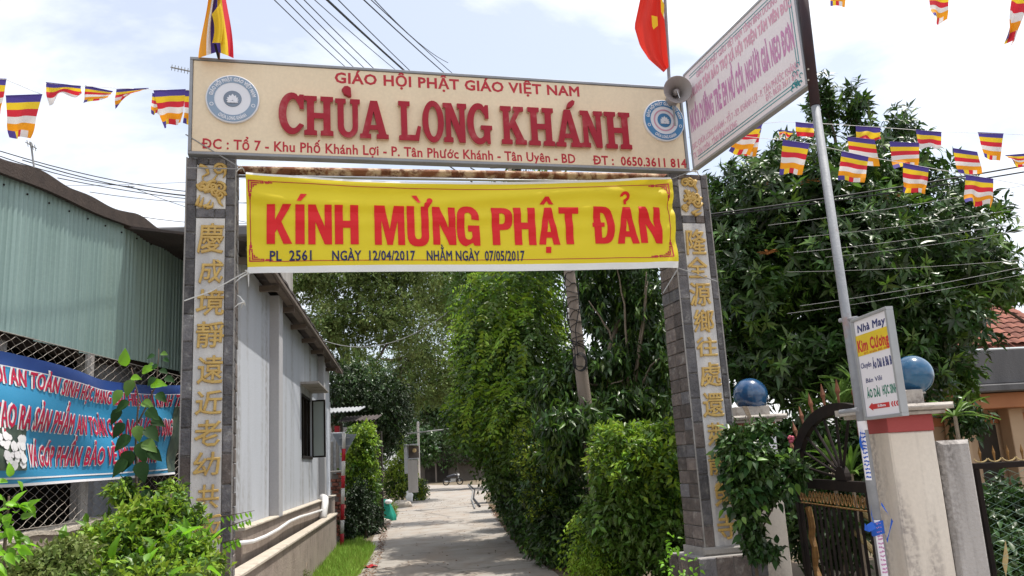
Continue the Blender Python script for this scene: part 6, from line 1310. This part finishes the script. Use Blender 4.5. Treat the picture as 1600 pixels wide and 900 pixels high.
fine_tree('feathery_tree', 'second feathery tree with spreading low limbs over the lane', b0, [blob(690,470,44,45,60,3,900), blob(660,560,43,60,45,3,1000), blob(700,600,44,40,40,2.5,700), blob(640,610,42,50,40,2.5,800), blob(720,540,46,25,60,2,420)], [b0, at(610,600,43), at(640,560,43)], [(at(610,565,43), at(690,565,43)), (at(610,565,43), at(560,600,43)), (at(640,560,43), at(680,500,44)), (at(640,560,43), at(660,620,43))], 'leaf_olive', 'leaf_fine')
b0 = np.array([-6.0,31,0])
T = tree('shade_tree', 'very dark dense tree casting shade on the left of the lane', 'tree', b0); limb(T, [b0, at(600,690,31)], .2, .1, name='trunk')
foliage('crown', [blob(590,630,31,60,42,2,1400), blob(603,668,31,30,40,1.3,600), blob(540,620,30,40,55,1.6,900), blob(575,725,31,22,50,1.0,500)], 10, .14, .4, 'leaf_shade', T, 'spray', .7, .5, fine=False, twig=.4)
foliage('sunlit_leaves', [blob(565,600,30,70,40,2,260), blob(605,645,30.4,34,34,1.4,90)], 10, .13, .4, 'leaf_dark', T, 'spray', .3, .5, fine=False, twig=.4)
T = tree('vine_column', 'bright green creeper smothering a post behind the triangular sign', 'creeper', gr(575,835)); q = gr(575,835)[1]
limb(T, [gr(575,835), at(566,690,q)], .08, .05, name='stem'); vb_l = [blob(566,700,q,24,36,.6,600), blob(562,745,q,28,36,.6,600), blob(580,775,q,18,30,.5,300)]
foliage('foliage', vb_l, 8, .085, .6, 'leaf_mid', T, 'spray', .5, .8, fine=False, twig=.2); foliage('sunlit_leaves', [(c, r*1.03, n//2) for c, r, n in vb_l[:2]], 8, .08, .6, 'leaf_bright', T, 'spray', .12, .8, fine=False, twig=.15)
T = tree('dark_shrub', 'dark shaded shrub at the lane edge behind the striped post', 'shrub', gr(570,840)); limb(T, [gr(570,840), at(570,800,22)], .05, .02, name='stem')
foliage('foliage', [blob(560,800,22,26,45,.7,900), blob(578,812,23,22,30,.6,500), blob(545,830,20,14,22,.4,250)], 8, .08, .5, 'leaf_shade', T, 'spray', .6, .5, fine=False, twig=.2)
T = tree('yellow_bush', 'yellow green bush beside the stall window up the lane', 'bush', gr(628,786)); q = gr(628,786)[1]; limb(T, [gr(628,786), at(628,750,q)], .06, .02, name='stem')
foliage('foliage', [blob(622,745,q,26,34,.8,700), blob(650,765,q+2,18,22,.6,350), blob(628,700,q,9,24,.4,120)], 8, .10, .5, 'leaf_yellow', T, 'spray', .5, .3, fine=False, twig=.25); foliage('inner_foliage', [blob(622,755,q,30,32,.7,600), blob(655,768,q+2,16,20,.5,250)], 8, .11, .5, 'leaf_dark', T, 'spray', .7, .3, fine=False, twig=.2)
T = tree('roadside_shrub', 'low dry shrub beside the green cloth', 'shrub', gr(612,808)); limb(T, [gr(612,808), at(612,798,gr(612,808)[1])], .03, .01, name='stem')
foliage('foliage', [blob(613,800,gr(612,808)[1],10,14,.3,200)], 8, .06, .4, 'leaf_olive', T, 'spray', .6, .2, fine=False, twig=.2)
# distant wood that closes the view
foliage('far_wood', [blob(690,640,66,50,34,3,900), blob(740,690,62,45,26,2.5,700), blob(660,700,60,24,30,2,350), blob(775,725,58,18,24,2,300)]+[blob(560+35*k, 690-25*(k % 3), 95+6*(k % 4), 55, 60+10*(k % 2), 5, 1100) for k in range(10)]+[blob(850+70*k, 640, 60, 70, 70, 4, 700) for k in range(3)], 9, .34, .5, 'leaf_dark', None, 'spray', .7, .3, fine=False, twig=.9)
bpy.data.objects['far_wood']['label'] = 'distant wood closing the view at the end of the lane'
# garden behind the iron gate
foliage('garden_greenery', [blob(1290,820,9.6,75,70,.7,1100), blob(1260,700,10,45,50,.7,500), blob(1345,700,9.4,45,60,.6,400), blob(1575,800,9,60,50,.8,500), blob(1560,870,8.4,60,50,.7,500), blob(1760,800,8.6,110,90,.8,900), blob(1900,740,9,100,110,.8,700), blob(1510,660,10,20,34,.5,90), blob(1200,730,10.4,50,90,.6,500)], 8, .10, .42, 'leaf_dark', None, 'spray', .8, .3, fine=True, twig=.2)
bpy.data.objects['garden_greenery']['label'] = 'mixed garden greenery behind the iron gates'
def strap_plant(x, y, Y, n, ln, lab, seed, lean=0.0, w=.045):
    r = random.Random(seed); c = at(x, y, Y); T = thing('strap_leaved_plant', lab, 'plant', [c[0], c[1], 0]); MB().tube([[c[0], c[1], 0], c], [.03, .02], 6).build('stem', 'bark_pale', T)
    for k in range(n):
        a = r.random()*6.28; el = r.uniform(.1, 1.3); l_ = ln*r.uniform(.7, 1.2); d = np.array([math.cos(a)*math.cos(el), math.sin(a)*math.cos(el), math.sin(el)]); sd = nrm(np.cross(d, [0, 0, 1.0])); b = MB(); V = []
        for q in range(6):
            t = q/5; p = c+d*l_*t+np.array([0, 0, -.35*l_*t*t]); wd = w*math.sin(PI*(.12+.86*t))*.5; V += [p-sd*wd, p+np.array([0, 0, -.01]), p+sd*wd]
        f = []
        for q in range(5): f += [(q*3, q*3+3, q*3+4, q*3+1), (q*3+1, q*3+4, q*3+5, q*3+2)]
        b.add(V, f).build('leaf', 'leaf_strap' if r.random() < .75 else 'leaf_one', T)
strap_plant(1312,640,9.6,34,.62,'tall variegated strap leaved plant above the half wheel of the iron gate',1); strap_plant(1345,610,9.4,30,.60,'strap leaved plant behind the grey pole',2); strap_plant(1330,740,9.0,26,.5,'strap leaved plant low behind the wheel spokes',3)
strap_plant(1492,650,8.6,18,.42,'strap leaved plant beside the broad pillar cap',4); strap_plant(1265,640,10,18,.4,'small strap leaved plant left of the half wheel',5); strap_plant(1300,720,9.2,24,.42,'strap leaved plant through the left spokes',7)
MB().add([at(1571,843,6.9), at(1566,880,6.9), at(1572,902,6.9), at(1576,870,6.9)]+[at(1571,843,6.93), at(1566,880,6.93), at(1572,902,6.93), at(1576,870,6.93)], [(0,1,2,3),(7,6,5,4),(0,4,5,1),(1,5,6,2),(2,6,7,3),(3,7,4,0)]).build('yellow_float', 'bamboo', label='small yellow object hanging behind the chain link gate', cat='ornament')
b = MB()
for k in range(7): b.ball(at(1236+3*math.cos(k*1.1), 686+4*math.sin(k*2), 8.5), .018, 6)
b.build('pink_blossom', 'flower_pink', label='small cluster of pink flowers at the left end of the iron gate', cat='flowers')
# vine on the right gate pillar
vp = [blob(1150,700,8.05,26,34,.22,130), blob(1185,730,8.0,34,40,.25,170), blob(1165,780,8.05,28,36,.22,120), blob(1232,735,8.2,26,30,.2,80), blob(1175,830,8.05,16,44,.18,90), blob(1205,765,8.1,30,22,.2,70), blob(1140,745,8.05,12,20,.12,36), blob(1200,862,8.0,24,12,.15,30), blob(1190,672,8.2,22,16,.15,40)]
vbse = gr(1180,985); T = tree('climbing_vine', 'leafy climbing vine between the right gate pillar and the narrow sphere pillar', 'vine', np.array([at(1180,900,8.1)[0], 8.1, 0]))
for e in ((1150,690),(1185,720),(1240,730),(1200,862),(1165,780)): limb(T, [np.array([at(1180,900,8.1)[0], 8.1, 0]), at(1178,850,8.1), at(*e, 8.08)], .014, .005)
foliage('foliage', [(c, r*.92, n*2) for c, r, n in vp], 5, .085, .5, 'leaf_dark', T, 'spray', .6, .5, twig=.08)
big_leaves(T, vp, 150, .095, .5, 'leaf_glossy', 'ovate', droop=.5); big_leaves(T, vp[:4], 50, .09, .5, 'leaf_one', 'ovate', droop=.4)
for x, y in ((1233,762),(1160,808),(1183,796)): leaf(T, at(x, y, 7.8), [.3, -.3, -.8], [0, -1, .2], .07, .045, 'leaf_strap')
# weeds at the plinth of the right pillar
T = tree('weeds', 'small pale weeds at the plinth of the right gate pillar', 'weeds', G.p(*([G.hit(1075,930,.2)[0], 0]), .25)); 
big_leaves(T, [blob(1065,885,8.0,26,16,.15,200), blob(1052,850,8.05,8,12,.1,60)], 60, .045, .55, 'leaf_lime', 'ovate'); limb(T, [G.p(G.hit(1075,930,.2)[0], 0, .25), at(1065,880,8.0)], .008, .003)
# foreground bush at the left gate pillar
fbz = [blob(205,838,5.7,66,36,.40,420), blob(245,800,5.8,46,24,.30,230), blob(150,868,5.5,56,30,.35,300), blob(285,868,5.6,44,30,.30,260), blob(210,895,5.3,110,26,.4,380), blob(325,890,5.7,26,18,.2,80), blob(195,772,5.9,22,18,.2,60), blob(270,772,6.0,22,16,.12,50), blob(300,812,5.9,16,16,.15,40)]
T = tree('leafy_bush', 'sunlit leafy bush in front of the left gate pillar', 'bush', np.array([-2.7,5.9,0])); 
for e in ((210,810),(280,850),(150,870),(250,780),(268,770)): limb(T, [np.array([-2.7,5.9,0])+rng.normal(size=3)*[.1,.1,0], at(*e, 5.7)], .014, .005)
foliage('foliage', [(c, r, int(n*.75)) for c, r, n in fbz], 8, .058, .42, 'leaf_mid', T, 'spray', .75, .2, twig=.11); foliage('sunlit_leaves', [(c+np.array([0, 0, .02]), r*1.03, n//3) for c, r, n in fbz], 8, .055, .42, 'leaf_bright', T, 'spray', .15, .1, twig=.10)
big_leaves(T, [fbz[0], fbz[3], fbz[4], fbz[2]], 130, .10, .40, 'leaf_one', 'ovate'); big_leaves(T, [fbz[3], fbz[4]], 40, .13, .42, 'leaf_lime', 'ovate')
rr = random.Random(8)
for k in range(4):
    a = at(345+rr.random()*20, 790+rr.random()*70, 6.0); e = a+np.array([.14+.12*rr.random(), -.1, .02+.06*rr.random()]); limb(T, [a, e], .004, .0015)
    for q in range(7): leaf(T, a+(e-a)*(q/7), [.3, -.3*(-1)**q, -.7], [0, -1, .3], .05, .018, 'leaf_lime', 'lance')
# dry weeds at the bottom left, and the plant at the left edge
T = tree('dry_weeds', 'greyish dusty weeds at the bottom left corner before the fence wall', 'weeds', np.array([-2.9,4.9,0])); limb(T, [np.array([-2.9,4.9,0]), at(70,880,5)], .01, .004)
foliage('foliage', [blob(60,885,5.0,75,34,.3,600), blob(110,860,5.1,34,20,.2,160)], 7, .04, .5, 'leaf_olive', T, 'spray', .8, .2, twig=.09)
T = tree('broad_leaved_plant', 'bright broad leaved plant at the left edge of the view', 'plant', np.array([-2.75,4.6,0])); limb(T, [np.array([-2.75,4.6,0]), at(8,850,4.7), at(14,775,4.7)], .014, .005)
big_leaves(T, [blob(12,800,4.7,24,50,.2,120), blob(28,810,4.7,14,24,.1,60), blob(5,860,4.6,20,40,.2,80)], 80, .075, .55, 'leaf_lime', 'ovate'); big_leaves(T, [blob(10,850,4.7,26,50,.2,120)], 60, .08, .55, 'leaf_one', 'ovate')
# tall stem with large leaves before the blue banner
T = tree('tall_sapling', 'slender sapling with big heart shaped leaves in front of the blue banner', 'sapling', np.array([at(214,900,6)[0], 6.0, 0])); r0 = np.array([at(214,900,6)[0], 6.0, 0])
limb(T, [r0, at(214,760,6), at(213,680,6), at(216,620,6), at(205,575,6)], .012, .004, 'bark'); limb(T, [at(216,660,6), at(245,600,6), at(248,545,6)], .007, .003, 'bark')
for x, y, dx, dy, l_, m in [(197,572,-.1,-1,.13,'leaf_lime'),(222,582,1,-.4,.11,'leaf_lime'),(205,590,1,.1,.08,'leaf_lime'),(236,601,1,.0,.12,'leaf_lime'),(208,594,-.4,1,.13,'leaf_one'),(191,610,-.5,.8,.12,'leaf_one'),(202,628,-1,.6,.12,'leaf_glossy'),(222,628,1,.4,.10,'leaf_one'),(190,640,-.6,.8,.13,'leaf_glossy'),
     (230,640,.8,.6,.12,'leaf_glossy'),(245,615,.8,.6,.10,'leaf_glossy'),(195,662,-.8,.9,.13,'leaf_glossy'),(215,665,.2,1,.12,'leaf_one'),(238,655,1,.5,.11,'leaf_glossy'),(228,668,.9,.8,.14,'leaf_glossy'),(205,682,-.8,.6,.15,'leaf_glossy'),(224,690,.8,.5,.13,'leaf_one'),(207,705,-.5,1,.16,'leaf_glossy'),(222,690,.2,1,.16,'leaf_glossy'),(232,702,1,.8,.13,'leaf_glossy'),
     (200,720,-.8,.7,.15,'leaf_glossy'),(218,722,.4,1,.15,'leaf_glossy'),(205,745,-.6,1,.14,'leaf_glossy'),(226,765,.5,1,.14,'leaf_glossy'),(206,765,-.4,1,.15,'leaf_glossy'),(212,800,0,1,.14,'leaf_glossy'),(242,555,-.5,.2,.06,'leaf_glossy'),(252,552,.5,.1,.06,'leaf_one'),(247,570,-.6,.4,.06,'leaf_glossy'),(250,578,.8,.3,.07,'leaf_glossy'),(243,590,-.6,.6,.08,'leaf_glossy'),(256,560,.8,.5,.05,'leaf_glossy'),(240,568,-.8,.3,.05,'leaf_one'),(258,590,1,.4,.08,'leaf_glossy')]:
    c = at(x, y, 5.95+rr.uniform(-.05, .05)); leaf(T, c, [dx, -.25, -dy], [.25*rr.uniform(-1, 1), -.9, .55], l_, l_*.72, m, 'ovate')
# grass verge and fallen leaves
def scatter(name, poly, n, ln, wd, m, label, up_=1.0, seed=1, flat=False):
    V = [gr(*q)[:2] for q in poly]; V = np.array(V); mn, mx_ = V.min(0), V.max(0); out = []
    def inside(p):
        c = False; j = len(V)-1
        for i in range(len(V)):
            if (V[i][1] > p[1]) != (V[j][1] > p[1]) and p[0] < (V[j][0]-V[i][0])*(p[1]-V[i][1])/(V[j][1]-V[i][1])+V[i][0]: c = not c
            j = i
        return c
    while len(out) < n:
        p = mn+(mx_-mn)*rng.random(2)
        if inside(p): out.append([p[0], p[1], .012])
    P = np.array(out); d = nrm(rng.normal(size=(n, 3))*[.5, .5, .1]+np.array([0, 0, up_])); nn = nrm(rng.normal(size=(n, 3))+[0, -.5, .1])
    if flat: d = nrm(rng.normal(size=(n, 3))*[1, 1, .08]); nn = nrm(rng.normal(size=(n, 3))*.2+[0, 0, 1]); P[:, 2] = .02
    return leaf_mesh(name, P, d, nn, ln*(.5+rng.random(n)), wd, m, None, True, label=label, kind='stuff')
scatter('verge_grass', [(470,905),(500,872),(526,858),(560,848),(585,860),(572,885),(552,910),(520,960),(440,980)], 15000, .16, .012, 'grass', 'short bright grass verge at the foot of the drain wall')
scatter('far_grass', [(588,828),(604,806),(630,788),(622,784),(590,800),(575,830)], 2500, .14, .02, 'grass', 'rough grass at the left lane edge beyond the striped post')
scatter('leaf_litter', [(560,905),(590,862),(592,835),(600,820),(612,812),(604,835),(600,862),(585,905)], 700, .05, .03, 'litter', 'fallen leaves and grit along the left edge of the lane', flat=True)
scatter('leaf_litter', [(868,895),(830,872),(790,830),(770,805),(764,790),(775,788),(860,850),(960,905)], 2600, .07, .03, 'litter', 'fallen brown leaves along the right edge of the lane', flat=True)
scatter('leaf_litter', [(560,900),(600,830),(650,780),(740,780),(760,810),(800,860),(840,900)], 200, .06, .03, 'litter', 'scattered leaves on the lane', flat=True)
T = tree('seeding_weed', 'pale seeding weed in front of the drain wall', 'weeds', gr(472,925)); w0 = gr(472,925)
for k in range(14):
    e = w0+np.array([rng.normal()*.12, rng.normal()*.1, .25+.25*random.random()]); limb(T, [w0+rng.normal(size=3)*[.05, .05, 0], e], .004, .002, 'bark_pale')
foliage('foliage', [(w0+[0, 0, .2], np.array([.16, .14, .18]), 90)], 6, .05, .25, 'leaf_olive', T, 'spray', .8, .1, twig=.08)

run_jobs()
